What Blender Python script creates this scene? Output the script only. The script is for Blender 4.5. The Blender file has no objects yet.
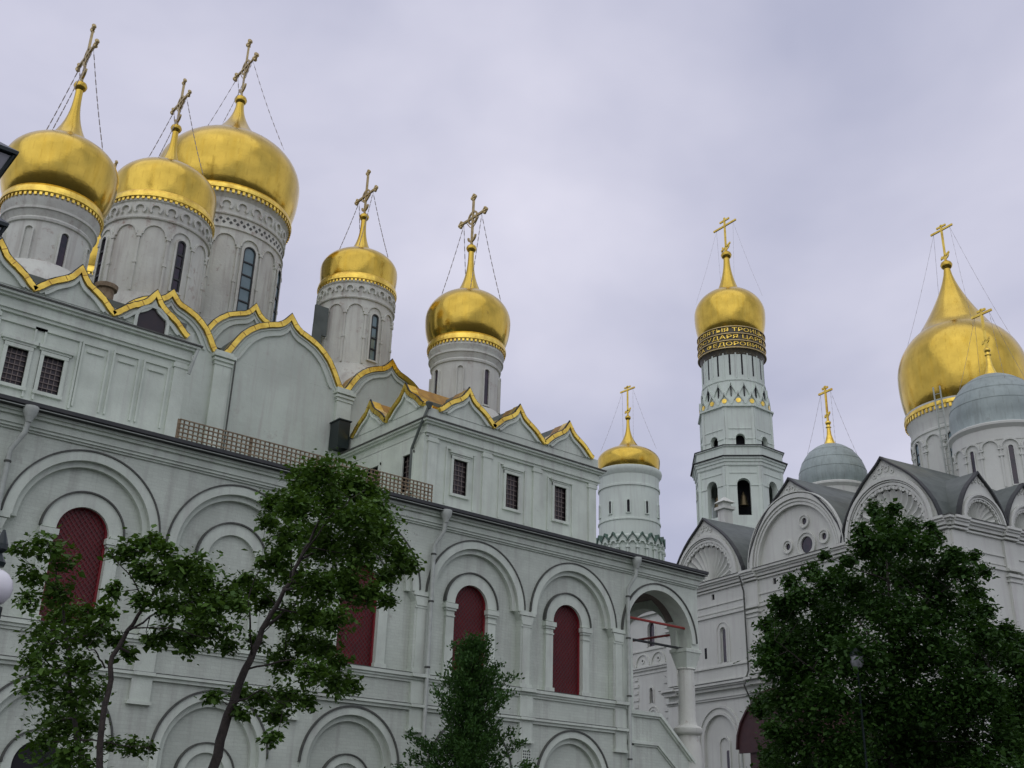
import bpy, bmesh, math, random
from mathutils import Vector, Matrix
from mathutils.geometry import tessellate_polygon
random.seed(11)
PI = math.pi
sc = bpy.context.scene
COL = sc.collection

# ---------------------------------------------------------------- camera, sky, sun, exposure
cd = bpy.data.cameras.new('camera'); cam = bpy.data.objects.new('camera', cd); COL.objects.link(cam)
cd.sensor_width = 36.0; cd.lens = 38.471; cd.clip_start = 0.1; cd.clip_end = 3000
cam.matrix_world = Matrix(((0.76686026, -0.26717454, -0.58356071, 0), (-0.64122406, -0.27995657, -0.71446205, 0),
                           (0.02751442, 0.92208572, -0.38600631, 1.7), (0, 0, 0, 1)))
sc.camera = cam
sc.render.resolution_x = 1024; sc.render.resolution_y = 768
w = bpy.data.worlds.new('World'); sc.world = w; w.use_nodes = True
nt = w.node_tree; nt.nodes.clear(); N = nt.nodes.new; LK = nt.links.new
SUN_EL, SUN_AZ = math.radians(52), math.radians(215)     # azimuth counter-clockwise from +X
out = N('ShaderNodeOutputWorld'); bg1 = N('ShaderNodeBackground'); bg2 = N('ShaderNodeBackground'); mx = N('ShaderNodeMixShader')
sky = N('ShaderNodeTexSky'); sky.sky_type = 'NISHITA'; sky.sun_disc = False
sky.sun_elevation = SUN_EL; sky.sun_rotation = math.radians(90) - SUN_AZ
LK(sky.outputs[0], bg1.inputs[0]); bg1.inputs[1].default_value = 0.08
tc = N('ShaderNodeTexCoord'); mp = N('ShaderNodeMapping'); mp.inputs['Scale'].default_value = (1.0, 1.0, 1.7)
n1 = N('ShaderNodeTexNoise'); n1.inputs['Scale'].default_value = 2.1; n1.inputs['Detail'].default_value = 5; n1.inputs['Roughness'].default_value = .48; n1.inputs['Distortion'].default_value = .25
cr = N('ShaderNodeValToRGB'); LK(tc.outputs['Generated'], mp.inputs[0]); LK(mp.outputs[0], n1.inputs[0]); LK(n1.outputs[0], cr.inputs[0])
cr.color_ramp.elements[0].position = .33; cr.color_ramp.elements[0].color = (.465, .480, .625, 1)
cr.color_ramp.elements[1].position = .68; cr.color_ramp.elements[1].color = (.80, .785, .905, 1)
LK(cr.outputs[0], bg2.inputs[0]); bg2.inputs[1].default_value = 1.04
mx.inputs[0].default_value = .93; LK(bg1.outputs[0], mx.inputs[1]); LK(bg2.outputs[0], mx.inputs[2]); LK(mx.outputs[0], out.inputs[0])
sl = bpy.data.lights.new('sun', 'SUN'); sl.energy = 0.75; sl.angle = math.radians(90); sl.color = (1, .97, .92)
so = bpy.data.objects.new('sun', sl); COL.objects.link(so)
sd = Vector((math.cos(SUN_AZ)*math.cos(SUN_EL), math.sin(SUN_AZ)*math.cos(SUN_EL), math.sin(SUN_EL)))
so.rotation_euler = sd.to_track_quat('Z', 'Y').to_euler(); so.location = (0, 0, 60)
sc.view_settings.view_transform = 'Standard'; sc.view_settings.look = 'None'
sc.view_settings.exposure = 0.0; sc.view_settings.gamma = 1.0

# ---------------------------------------------------------------- materials
def mat(name, base, rough=.7, metal=0.0, var=None, vscale=1.5, bump=0.0, bscale=30, brick=None, streak=None, island=None, spec=.5, soft=False, dirt=None, sheets=None):
    m = bpy.data.materials.new(name); m.use_nodes = True; t = m.node_tree; b = t.nodes['Principled BSDF']
    b.inputs['Base Color'].default_value = (*base, 1); b.inputs['Roughness'].default_value = rough
    b.inputs['Metallic'].default_value = metal; b.inputs['Specular IOR Level'].default_value = spec
    def n(k): return t.nodes.new(k)
    tc = n('ShaderNodeTexCoord'); cur = None
    def mixc(a, bb, fac, mode='MIX'):
        x = n('ShaderNodeMix'); x.data_type = 'RGBA'; x.blend_type = mode
        for s, v in ((x.inputs['Factor'], fac), (x.inputs[6], a), (x.inputs[7], bb)):
            if hasattr(v, 'is_linked'): t.links.new(v, s)
            elif isinstance(v, (int, float)): s.default_value = v
            else: s.default_value = (*v, 1)
        return x.outputs[2]
    def noise(scale, det=6, src=None, rg=.6):
        x = n('ShaderNodeTexNoise'); x.inputs['Scale'].default_value = scale; x.inputs['Detail'].default_value = det; x.inputs['Roughness'].default_value = rg
        t.links.new(src or tc.outputs['Object'], x.inputs[0]); return x.outputs[0]
    def ramp(s, a, bb):
        x = n('ShaderNodeMapRange'); x.inputs[1].default_value = a; x.inputs[2].default_value = bb; x.clamp = True
        t.links.new(s, x.inputs[0]); return x.outputs[0]
    cur = base
    if var:
        cur = mixc(cur, var, ramp(noise(vscale, 8), .38, .66))
    if dirt:                                    # irregular stains with edges of their own
        cur = mixc(cur, dirt[0], ramp(noise(dirt[1], 9, rg=.72), dirt[2], dirt[2] + .12))
    if streak:                                  # rain streaks, stretched along Z
        mpn = n('ShaderNodeMapping'); mpn.inputs['Scale'].default_value = (2.2, 2.2, .16)
        t.links.new(tc.outputs['Object'], mpn.inputs[0])
        cur = mixc(cur, streak, ramp(noise(1.6, 6, mpn.outputs[0]), .50, .78))
    if island:
        g = n('ShaderNodeNewGeometry'); cur = mixc(cur, island, g.outputs['Random Per Island'])
    hgt = None
    if brick:
        sx = n('ShaderNodeSeparateXYZ'); t.links.new(tc.outputs['Object'], sx.inputs[0])
        ad = n('ShaderNodeMath'); ad.operation = 'ADD'; t.links.new(sx.outputs[0], ad.inputs[0]); t.links.new(sx.outputs[1], ad.inputs[1])
        cx = n('ShaderNodeCombineXYZ'); t.links.new(ad.outputs[0], cx.inputs[0]); t.links.new(sx.outputs[2], cx.inputs[1])
        bk = n('ShaderNodeTexBrick'); bk.inputs['Scale'].default_value = 1.0; bk.inputs['Brick Width'].default_value = brick[0]
        bk.inputs['Row Height'].default_value = brick[1]; bk.inputs['Mortar Size'].default_value = brick[2]; bk.inputs['Mortar Smooth'].default_value = .6
        bk.inputs['Color1'].default_value = (1, 1, 1, 1); bk.inputs['Color2'].default_value = (.93, .93, .93, 1); bk.inputs['Mortar'].default_value = (brick[3],)*3 + (1,)
        t.links.new(cx.outputs[0], bk.inputs[0]); cur = mixc(cur, bk.outputs[0], 1.0, 'MULTIPLY')
    if sheets:                                  # metal sheets, laid out in the dome's own UV (turn, metres up)
        bk = n('ShaderNodeTexBrick'); bk.inputs['Scale'].default_value = 1.0; bk.inputs['Brick Width'].default_value = sheets[0]; bk.inputs['Row Height'].default_value = sheets[1]
        bk.inputs['Mortar Size'].default_value = .0022; bk.inputs['Mortar Smooth'].default_value = .3
        bk.inputs['Color1'].default_value = (1, 1, 1, 1); bk.inputs['Color2'].default_value = (.80, .79, .76, 1); bk.inputs['Mortar'].default_value = (.55, .5, .42, 1)
        t.links.new(tc.outputs['UV'], bk.inputs[0]); cur = mixc(cur, bk.outputs[0], sheets[2], 'MULTIPLY')
    if hasattr(cur, 'is_linked'): t.links.new(cur, b.inputs['Base Color'])
    if bump:
        bp = n('ShaderNodeBump'); bp.inputs['Strength'].default_value = bump; bp.inputs['Distance'].default_value = .03 if not soft else .12
        t.links.new(noise(bscale, 5), bp.inputs['Height']); t.links.new(bp.outputs[0], b.inputs['Normal'])
        rr = n('ShaderNodeMapRange'); rr.inputs[3].default_value = max(.02, rough*.8); rr.inputs[4].default_value = min(1, rough*1.25)
        t.links.new(noise(3.0, 5), rr.inputs[0]); t.links.new(rr.outputs[0], b.inputs['Roughness'])
    return m
M = {}
M['brickwhite'] = mat('whitewashed_brick', (.56, .62, .53), .85, var=(.465, .515, .44), vscale=.5, bump=.35, bscale=14, brick=(.30, .10, .009, .87), streak=(.39, .41, .36), dirt=((.35, .355, .31), 1.1, .62))
M['trimwhite'] = mat('whitewashed_trim', (.59, .655, .56), .85, var=(.48, .535, .455), vscale=.9, bump=.3, bscale=18, streak=(.44, .46, .41), dirt=((.36, .36, .32), 1.8, .66))
M['plaster'] = mat('worn_plaster', (.52, .58, .50), .9, var=(.44, .485, .42), vscale=.45, bump=.6, bscale=3.5, streak=(.42, .43, .38), dirt=((.37, .36, .32), 1.3, .60))
M['drumstone'] = mat('drum_limestone', (.60, .625, .55), .9, var=(.52, .53, .47), vscale=.8, bump=.5, bscale=7, streak=(.37, .35, .31), dirt=((.30, .215, .175), 1.9, .585))
M['churchwhite'] = mat('limewashed_church_wall', (.60, .625, .565), .85, var=(.53, .55, .495), vscale=.35, bump=.3, bscale=9, streak=(.49, .49, .455), dirt=((.40, .38, .36), .9, .66))
M['towerwhite'] = mat('limewashed_tower_wall', (.60, .68, .60), .85, var=(.53, .595, .525), vscale=.25, bump=.2, bscale=6, streak=(.46, .49, .45))
M['gold'] = mat('gilded_copper', (.66, .47, .085), .18, 1.0, var=(.52, .365, .065), vscale=.6, bump=.10, bscale=1.6, dirt=((.36, .24, .05), 2.2, .64), streak=(.54, .36, .05), soft=True, sheets=(.05, .32, .22))
M['crossgold'] = mat('weathered_gilt_cross', (.52, .42, .20), .45, .9, var=(.36, .28, .14), vscale=6)
M['bandbrown'] = mat('dark_gilt_band', (.10, .085, .05), .5, .3, var=(.05, .05, .04), vscale=3)
M['copper'] = mat('green_glazed_tips', (.07, .14, .10), .6, var=(.06, .09, .075), vscale=4)
M['goldtrim'] = mat('gilded_gable_trim', (.92, .68, .13), .28, 1.0, var=(.62, .42, .08), vscale=2.6, bump=.5, bscale=6, dirt=((.35, .22, .05), 3, .68))
M['goldroof'] = mat('tarnished_gilt_sheet', (.50, .30, .07), .45, .8, var=(.30, .17, .06), vscale=2.0, bump=.4, bscale=8, dirt=((.12, .16, .09), 1.5, .6))
M['roofmetal'] = mat('green_grey_roof_sheet', (.10, .12, .105), .55, .0, var=(.065, .08, .07), vscale=1.0, bump=.2, bscale=4)
M['silver'] = mat('grey_green_painted_dome_sheet', (.31, .375, .355), .5, .05, var=(.24, .295, .28), vscale=.8, bump=.12, bscale=3, streak=(.21, .25, .235), soft=True, sheets=(.05, .55, .25), dirt=((.19, .21, .19), 1.4, .62))
M['darkmetal'] = mat('dark_eave_metal', (.022, .026, .026), .6, .0, var=(.035, .038, .036), vscale=4)
M['flashing'] = mat('lead_flashing', (.055, .06, .052), .7, .0, var=(.09, .095, .08), vscale=5)
M['pipe'] = mat('grey_zinc_pipe', (.42, .46, .41), .7, .0, var=(.34, .37, .33), vscale=5, dirt=((.2, .13, .09), 5, .68))
M['red'] = mat('dark_red_painted_boards', (.185, .006, .010), .5, var=(.12, .005, .009), vscale=2.5, bump=.2)
M['redframe'] = mat('red_painted_frame', (.19, .010, .016), .5)
M['chain'] = mat('dull_chain', (.26, .23, .21), .6)
M['rust'] = mat('rust_brown_lattice', (.27, .21, .13), .8, var=(.13, .09, .05), vscale=6)
M['grille'] = mat('dark_iron_grille', (.085, .03, .03), .6, .0)
M['palegrille'] = mat('pale_window_lattice', (.17, .14, .125), .7)
M['glass'] = mat('dark_window_glass', (.015, .018, .026), .12, var=(.05, .03, .045), vscale=3)
M['brownglass'] = mat('brown_window_boards', (.022, .012, .013), .4, var=(.012, .010, .013), vscale=5)
M['teal'] = mat('teal_grey_pane', (.16, .24, .25), .1, var=(.11, .18, .19), vscale=1.5, spec=.8)
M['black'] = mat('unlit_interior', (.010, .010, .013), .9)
M['greenblack'] = mat('dark_green_paint', (.012, .022, .022), .35, .2)
M['vault'] = mat('shade_toned_vault_plaster', (.20, .165, .14), .9, var=(.13, .105, .095), vscale=1.5)  # dark brown puts the shade under the porch arch into the plaster colour
M['rod'] = mat('red_oxide_iron_rod', (.30, .045, .035), .6, .1)
M['canopy'] = mat('dark_red_canopy_sheet', (.055, .017, .017), .6, .0, var=(.04, .014, .015), vscale=2, bump=.2)
M['opal'] = mat('opal_lamp_glass', (.72, .72, .74), .25)
M['frost'] = mat('frosted_lantern_glass', (.30, .31, .33), .3)
M['bell'] = mat('bronze_bell', (.10, .08, .045), .45, .9)
M['bark'] = mat('dark_bark', (.045, .036, .030), .9, var=(.025, .02, .018), vscale=9, bump=.8, bscale=25)
M['asphalt'] = mat('asphalt', (.05, .05, .052), .9, var=(.065, .065, .065), vscale=.3, bump=.3)
M['paving'] = mat('stone_paving', (.16, .155, .15), .85, var=(.12, .118, .115), vscale=.6, bump=.3, brick=(.8, .5, .015, .6))
M['lawn'] = mat('lawn_soil', (.035, .05, .018), .95, var=(.05, .07, .02), vscale=2, bump=.6)
def leafmat(name, a, b):
    m = mat(name, a, .65, island=b, spec=.25); t = m.node_tree; bs = t.nodes['Principled BSDF']; o = t.nodes['Material Output']
    tr = t.nodes.new('ShaderNodeBsdfTranslucent'); tr.inputs[0].default_value = (a[0]*2.2, a[1]*1.8, a[2]*.8, 1)
    mx = t.nodes.new('ShaderNodeMixShader'); mx.inputs[0].default_value = .22
    t.links.new(bs.outputs[0], mx.inputs[1]); t.links.new(tr.outputs[0], mx.inputs[2]); t.links.new(mx.outputs[0], o.inputs[0])
    return m
M['leafA'] = leafmat('maple_leaf', (.036, .086, .013), (.085, .165, .024))
M['leafD'] = leafmat('lime_leaf', (.018, .055, .009), (.038, .092, .013))
M['leafC'] = leafmat('spruce_needles', (.020, .062, .012), (.045, .105, .020))
M['leafY'] = leafmat('young_leaf', (.07, .13, .02), (.11, .17, .03))

# ---------------------------------------------------------------- mesh builder
OFF = {}
class MB:
    def __init__(s, T=None): s.v = []; s.f = []; s.T = T or (lambda a, b, c: (a, b, c))
    def P(s, pts, T=None):
        T = T or s.T; k = len(s.v); s.v.extend([T(*p) for p in pts]); return k
    def box(s, a0, a1, b0, b1, c0, c1, T=None, seg=1):
        k = len(s.v); T = T or s.T
        for i in range(seg+1):
            a = a0 + (a1-a0)*i/seg
            s.v.extend([T(a, b0, c0), T(a, b1, c0), T(a, b1, c1), T(a, b0, c1)])
        for i in range(seg):
            q = k + 4*i
            for j in range(4): s.f.append((q+j, q+(j+1) % 4, q+4+(j+1) % 4, q+4+j))
        s.f.append((k, k+1, k+2, k+3)); q = k+4*seg; s.f.append((q+3, q+2, q+1, q)); return s
    def plate(s, loops, d0, d1, T=None):
        T = T or s.T
        tris = tessellate_polygon([[Vector((a, b, 0)) for a, b in lp] for lp in loops])
        flat = [p for lp in loops for p in lp]
        k = s.P([(a, b, d0) for a, b in flat], T); k2 = s.P([(a, b, d1) for a, b in flat], T)
        for t in tris: s.f.append((k+t[0], k+t[1], k+t[2])); s.f.append((k2+t[2], k2+t[1], k2+t[0]))
        o = 0
        for lp in loops:
            n = len(lp)
            for i in range(n): j = (i+1) % n; s.f.append((k+o+i, k+o+j, k2+o+j, k2+o+i))
            o += n
        return s
    def band(s, A, B, d0, d1, closed=False, T=None):
        T = T or s.T; n = len(A); k = len(s.v)
        for (a, b), (c, d) in zip(A, B): s.v.extend([T(a, b, d0), T(c, d, d0), T(c, d, d1), T(a, b, d1)])
        for i in range(n if closed else n-1):
            j = (i+1) % n
            for q in range(4): s.f.append((k+4*i+q, k+4*i+(q+1) % 4, k+4*j+(q+1) % 4, k+4*j+q))
        if not closed: s.f.append((k, k+1, k+2, k+3)); q = k+4*(n-1); s.f.append((q+3, q+2, q+1, q))
        return s
    def ring(s, c, z, r0, r1, d0, d1, n=28, a0=0, a1=PI, T=None, leg=0):
        A = [(c+r0*math.cos(a0+(a1-a0)*i/n), z+r0*math.sin(a0+(a1-a0)*i/n)) for i in range(n+1)]
        B = [(c+r1*math.cos(a0+(a1-a0)*i/n), z+r1*math.sin(a0+(a1-a0)*i/n)) for i in range(n+1)]
        if leg: A = [(c+r0, z-leg)]+A+[(c-r0, z-leg)]; B = [(c+r1, z-leg)]+B+[(c-r1, z-leg)]
        return s.band(A, B, d0, d1, T=T, closed=abs(a1-a0-2*PI) < 1e-6)
    def lathe(s, cx, cy, prof, n=32, ph=0.0, T=None, cap=True):
        T = T or (lambda a, b, c: (a, b, c)); k = len(s.v)
        for r, z in prof:
            for i in range(n):
                t = ph+2*PI*i/n; s.v.append(T(cx+r*math.cos(t), cy+r*math.sin(t), z))
        for j in range(len(prof)-1):
            for i in range(n):
                i2 = (i+1) % n; s.f.append((k+j*n+i, k+j*n+i2, k+(j+1)*n+i2, k+(j+1)*n+i))
        if cap:
            s.f.append(tuple(k+i for i in reversed(range(n)))); q = k+(len(prof)-1)*n; s.f.append(tuple(q+i for i in range(n)))
        return s
    def tube(s, pts, rs, n=6):
        pts = [Vector(p) for p in pts]
        if not hasattr(rs, '__len__'): rs = [rs]*len(pts)
        k = len(s.v); up = Vector((.31, .17, .93)).normalized(); prev = None
        for i, p in enumerate(pts):
            d = (pts[min(i+1, len(pts)-1)]-pts[max(i-1, 0)]).normalized()
            if prev is None:
                x = d.cross(up)
                if x.length < .1: x = d.cross(Vector((1, 0, 0)))
            else: x = prev - d*prev.dot(d)
            x.normalize(); prev = x; y = d.cross(x)
            for j in range(n):
                a = 2*PI*j/n; s.v.append(tuple(p+(x*math.cos(a)+y*math.sin(a))*rs[i]))
        for i in range(len(pts)-1):
            for j in range(n): j2 = (j+1) % n; s.f.append((k+i*n+j, k+i*n+j2, k+(i+1)*n+j2, k+(i+1)*n+j))
        s.f.append(tuple(k+j for j in reversed(range(n)))); q = k+(len(pts)-1)*n; s.f.append(tuple(q+j for j in range(n)))
        return s
    def ball(s, c, r, n=12, sq=1.0):
        return s.lathe(c[0], c[1], [(max(.001, r*math.cos(-PI/2+PI*i/8)), c[2]+sq*r*math.sin(-PI/2+PI*i/8)) for i in range(9)], n)
    def build(s, name, m, parent=None, smooth=0, recalc=True, label=None):
        me = bpy.data.meshes.new(name); o = (0, 0, 0)
        if parent is not None: o = OFF.get(parent.name, (0, 0, 0))
        me.from_pydata([(x-o[0], y-o[1], z-o[2]) for x, y, z in s.v], [], s.f)
        if recalc:
            bm = bmesh.new(); bm.from_mesh(me); bmesh.ops.recalc_face_normals(bm, faces=bm.faces); bm.to_mesh(me); bm.free()
        if smooth:
            me.polygons.foreach_set('use_smooth', [True]*len(me.polygons)); me.set_sharp_from_angle(angle=math.radians(smooth))
        me.materials.append(M[m]); ob = bpy.data.objects.new(name, me); COL.objects.link(ob)
        if parent is not None: ob.parent = parent
        OFF[ob.name] = o
        if label: ob['label'] = label
        return ob
def root(name, label, cat, loc=(0, 0, 0), rz=0.0, design_world=False, group=None):
    o = bpy.data.objects.new(name, None); COL.objects.link(o); o.location = loc; o.rotation_euler = (0, 0, rz)
    o.empty_display_size = .5; o['label'] = label; o['category'] = cat
    if group: o['group'] = group
    OFF[o.name] = loc if design_world else (0, 0, 0)
    return o
def tag(o, label, cat, group=None):
    o['label'] = label; o['category'] = cat
    if group: o['group'] = group
    return o
def SF(y): return lambda a, b, d: (a, y-d, b)         # face looking south (towards -Y), d outward
def WF(x): return lambda a, b, d: (x-d, a, b)         # face looking west
def EF(x): return lambda a, b, d: (x+d, a, b)
def NF(y): return lambda a, b, d: (a, y+d, b)
def FACE(cx, cy, ap, az):                             # flat face of a prism, looking along az
    c, s_ = math.cos(az), math.sin(az)
    return lambda a, b, d: (cx+(ap+d)*c - a*s_, cy+(ap+d)*s_ + a*c, b)
def CYL(cx, cy, R, az=0.0):                           # a = arc length from az
    return lambda a, b, d: (cx+(R+d)*math.cos(az+a/R), cy+(R+d)*math.sin(az+a/R), b)
def rect(a0, a1, b0, b1): return [(a0, b0), (a1, b0), (a1, b1), (a0, b1)]
def arch(c, r, spring, bot, n=20, rb=None, zb=None):  # closed loop of an arched opening
    L = [(c+r*math.cos(PI*i/n), spring+r*math.sin(PI*i/n)) for i in range(n+1)]
    if rb: L = [(c+rb, bot), (c+rb, zb)]+L+[(c-rb, zb), (c-rb, bot)]
    else: L = [(c+r, bot)]+L+[(c-r, bot)]
    return L
def lerp(tab, x):
    for (x0, y0), (x1, y1) in zip(tab, tab[1:]):
        if x <= x1: return y0+(y1-y0)*(x-x0)/(x1-x0)
    return tab[-1][1]
OG = [(0, 1), (.04, .90), (.10, .79), (.2, .67), (.35, .555), (.5, .455), (.65, .335), (.8, .17), (.9, .06), (1, 0)]                 # small ogee gable
KG = [(0, 1), (.05, .92), (.11, .86), (.18, .81), (.35, .745), (.5, .67), (.62, .57), (.72, .46), (.81, .31), (.87, .19), (.92, .09), (.96, .03), (1, 0)]   # big keel gable
RG = [(0, 1), (.06, .955), (.12, .915), (.2, .868), (.3, .812), (.42, .738), (.55, .643), (.68, .527), (.8, .395), (.9, .255), (.97, .11), (1, 0)] # round gable with a slight keel
def prof(tab, c, z0, hw, h, n=14):
    xs = sorted(set([i/n for i in range(n+1)]+[t[0] for t in tab]))
    L = [(c-hw*x, z0+h*lerp(tab, x)) for x in reversed(xs)]+[(c+hw*x, z0+h*lerp(tab, x)) for x in xs[1:]]
    return L
def offs(L, d):
    R = []
    for i, p in enumerate(L):
        a = L[max(i-1, 0)]; b = L[min(i+1, len(L)-1)]; tx, tz = b[0]-a[0], b[1]-a[1]; q = math.hypot(tx, tz) or 1
        R.append((p[0]-tz/q*d, p[1]+tx/q*d))
    k = len(L)//2; R[k] = (L[k][0], L[k][1]+d*1.5)
    return R
# ---------------------------------------------------------------- shared pieces of the churches
def gable(par, T, c, z0, hw, h, tab, back, wall='trimwhite', trim='goldtrim', tw=.17, tdep=.35, inner=.74, roof='roofmetal', roofback=None, label=None, proud=.12, sidegold=0):
    L = prof(tab, c, z0, hw, h); b = MB(T)
    b.plate([L+[(c+hw, z0-.02), (c-hw, z0-.02)] if L[0][1] > z0 else L], 0, -.3)
    if inner:
        A = prof(tab, c, z0, hw*inner, h*inner, 10); B = offs(A, .09); b.band(A, B, 0.0, .09)
        A2 = prof(tab, c, z0, hw*(inner+.13), h*(inner+.13), 10); b.band(A2, offs(A2, .05), 0.0, .05)
    g = b.build('gable', wall, par, label=label)
    t = MB(T); L2 = [(a+random.uniform(-.008, .008), z+random.uniform(-.01, .01)) for a, z in L]; L3 = offs(L, tw); L3 = [(a, z+random.uniform(-.014, .014)) for a, z in L3]; t.band(L2, L3, proud, -tdep); tr = t.build('gable_trim', trim, g)
    t = MB(T); t.band(offs(L, tw+.012), offs(L, tw+.04), proud-.03, proud-.09); t.build('sheet_edge', 'darkmetal', g)
    J = []
    acc = 0
    for i in range(1, len(L)-1):
        acc += math.hypot(L[i][0]-L[i-1][0], L[i][1]-L[i-1][1])
        if acc > .5 and i != len(L)//2: J.append(i); acc = 0
    s_ = MB(T); O1 = offs(L, .01); O2 = offs(L, tw+.012)
    for i in J:
        (a, z), (c_, e_) = O1[i], O2[i]; tx, tz = (e_-z), -(c_-a); q_ = math.hypot(tx, tz); tx, tz = tx/q_*.011, tz/q_*.011
        s_.band([(a-tx, z-tz), (c_-tx, e_-tz)], [(a+tx, z+tz), (c_+tx, e_+tz)], proud+.008, proud-.02)
    if J: s_.build('sheet_joint', 'goldroof', g)
    if roofback:
        d0 = -tdep
        if sidegold:
            s_ = MB(T); s_.band(offs(L, .03), offs(L, tw-.02), d0-.001, d0-sidegold); s_.build('gilded_roof_edge', 'goldroof', g); d0 -= sidegold
        r = MB(T); r.band(offs(L, .02), offs(L, tw-.04), d0-.002, -roofback); r.build('gable_roof', roof, g)
    return g
def ell(r0, z0, rb, zb, rf, zf, n=12):               # onion profile: foot, bulge, foot of the spike
    P = []
    for i in range(6): t = i/6; P.append((r0+(rb-r0)*math.sin(t*PI/2), z0+(zb-z0)*(1-math.cos(t*PI/2))*.55+(zb-z0)*t*.45))
    a1 = math.acos(rf/rb); H = (zf-zb)/math.sin(a1)
    for i in range(n+1): a = a1*i/n; P.append((rb*math.cos(a), zb+H*math.sin(a)))
    return P
def dome_uv(o, P, seg):
    me = o.data; uv = me.uv_layers.new(name='UVMap'); ln = [0]
    for (a, z), (c, e) in zip(P, P[1:]): ln.append(ln[-1]+math.hypot(c-a, e-z))
    for p in me.polygons:
        us = [me.loops[l].vertex_index % seg for l in p.loop_indices]; wrap = len(us) < 6 and max(us)-min(us) > 1
        for l in p.loop_indices:
            v = me.loops[l].vertex_index; i = v % seg; uv.data[l].uv = ((i+(seg if wrap and i == 0 else 0))/seg, ln[v//seg])
def dome(par, cx, cy, r0, z0, rb, zb, rf, zf, rn, zn, rball, m='gold', name='dome', seg=56, pw=2.7):
    P = ell(r0, z0, rb, zb, rf, zf)
    for i in range(1, 11): t = i/10; P.append((rn+(rf-rn)*(1-t)**pw, zf+(zn-zf)*t))
    b = MB(); b.lathe(cx, cy, P, seg); o = b.build(name, m, par, smooth=40); dome_uv(o, P, seg); return o
def finial(par, cx, cy, zn, rball, m='gold'):
    b = MB(); b.lathe(cx, cy, [(rball*.5, zn-.04), (rball*.6, zn-.02), (rball*.9, zn+rball*.3), (rball*1.05, zn+rball*.75), (rball*.9, zn+rball*1.2), (rball*.5, zn+rball*1.55), (rball*.2, zn+rball*1.65)], 18)
    return b.build('finial_ball', m, par, smooth=40)
def cross(par, cx, cy, zb, zt, half, zbar, ornate=True, rb=2.0, zc=0, m='gold', chains=4, yaw=0.0, crescent=True):
    h0 = half; half *= 1.48 if ornate else 1.45; m = 'crossgold' if ornate else m
    b = MB(); s = .055 if ornate else .07
    if zt-zb > 4: s *= 1.5
    ca, sa = math.cos(PI/2+yaw), math.sin(PI/2+yaw)     # bar runs north-south
    T = lambda a, bb, d: (cx+a*ca-d*sa, cy+a*sa+d*ca, bb)
    b.box(-s, s, zb, zt, -s*.7, s*.7, T); b.box(-half, half, zbar-s, zbar+s, -s*.8, s*.8, T)
    if ornate:
        q = (zt-zb)*.05
        for (a, z) in ((-half, zbar), (half, zbar), (0, zt)):
            for da, dz in ((0, 0), (q*1.1, 0), (-q*1.1, 0), (0, q*1.1), (0, -q*1.1)):
                b.ball(T(a+da*.9, z+dz*.9, 0), q*.62, 6)
            b.ring(a, z, q*.9, q*1.35, -.03, .03, 12, 0, 2*PI, T)
        b.ring(0, zbar, half*.30, half*.40, -.03, .03, 16, 0, 2*PI, T)
        for sg in (-1, 1):
            b.tube([T(sg*half*.5, zbar-.12, 0), T(sg*half*.22, zbar-(zbar-zb)*.28, 0), T(0, zbar-(zbar-zb)*.36, 0)], .022, 5)
    else:
        b.box(-half*.42, half*.42, zt-(zt-zbar)*.35-s, zt-(zt-zbar)*.35+s, -s*.7, s*.7, T)
        z1 = zb+(zbar-zb)*.24; b.plate([[(-half*.4, z1+half*.16), (-half*.4, z1+half*.16-2*s), (half*.4, z1-half*.16-2*s), (half*.4, z1-half*.16)]], -s*.7, s*.7, T)
    if crescent:
        b.ring(0, zb+(zt-zb)*.20, h0*.36, h0*.5, -.04, .04, 12, PI, 2*PI, T)
    x = b.build('cross', m, par)
    if chains:
        c = MB()
        for k in range(chains):
            sgn = 1 if k % 2 else -1; side = 1 if k < 2 else -1
            p0 = Vector(T(sgn*half*.75, zbar-.1, 0)); a = PI/2+yaw + (0 if sgn > 0 else PI) + side*.62
            p1 = Vector((cx+rb*math.cos(a), cy+rb*math.sin(a), zc)); n = 13; pts = []
            for i in range(n+1): t = i/n; p = p0.lerp(p1, t); p.z -= .22*math.sin(PI*t)*(p1-p0).length/7; pts.append(p)
            c.tube(pts, .008, 4)
            for i in range(1, n): c.tube([pts[i]-(p1-p0).normalized()*.11, pts[i]+(p1-p0).normalized()*.11], .019 if ornate else .012, 5)
        c.build('guy_chain', 'chain', x)
    return x
def goldband(par, cx, cy, r, z, n=60, m='goldtrim', drop=.09):
    b = MB(); b.lathe(cx, cy, [(r-.25, z+.2), (r-.06, z+.2), (r+.0, z+.1), (r+.03, z-.04), (r+.03, z-.13), (r-.03, z-.17), (r-.2, z-.17)], 56)
    for i in range(n):
        t = 2*PI*i/n; T = CYL(cx, cy, r, t); w_ = PI*r/n*.5; b.box(-w_, w_, z-.17-drop, z-.16, -.12, .0, T)
    g = b.build('gilded_band', m, par); return g
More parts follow.
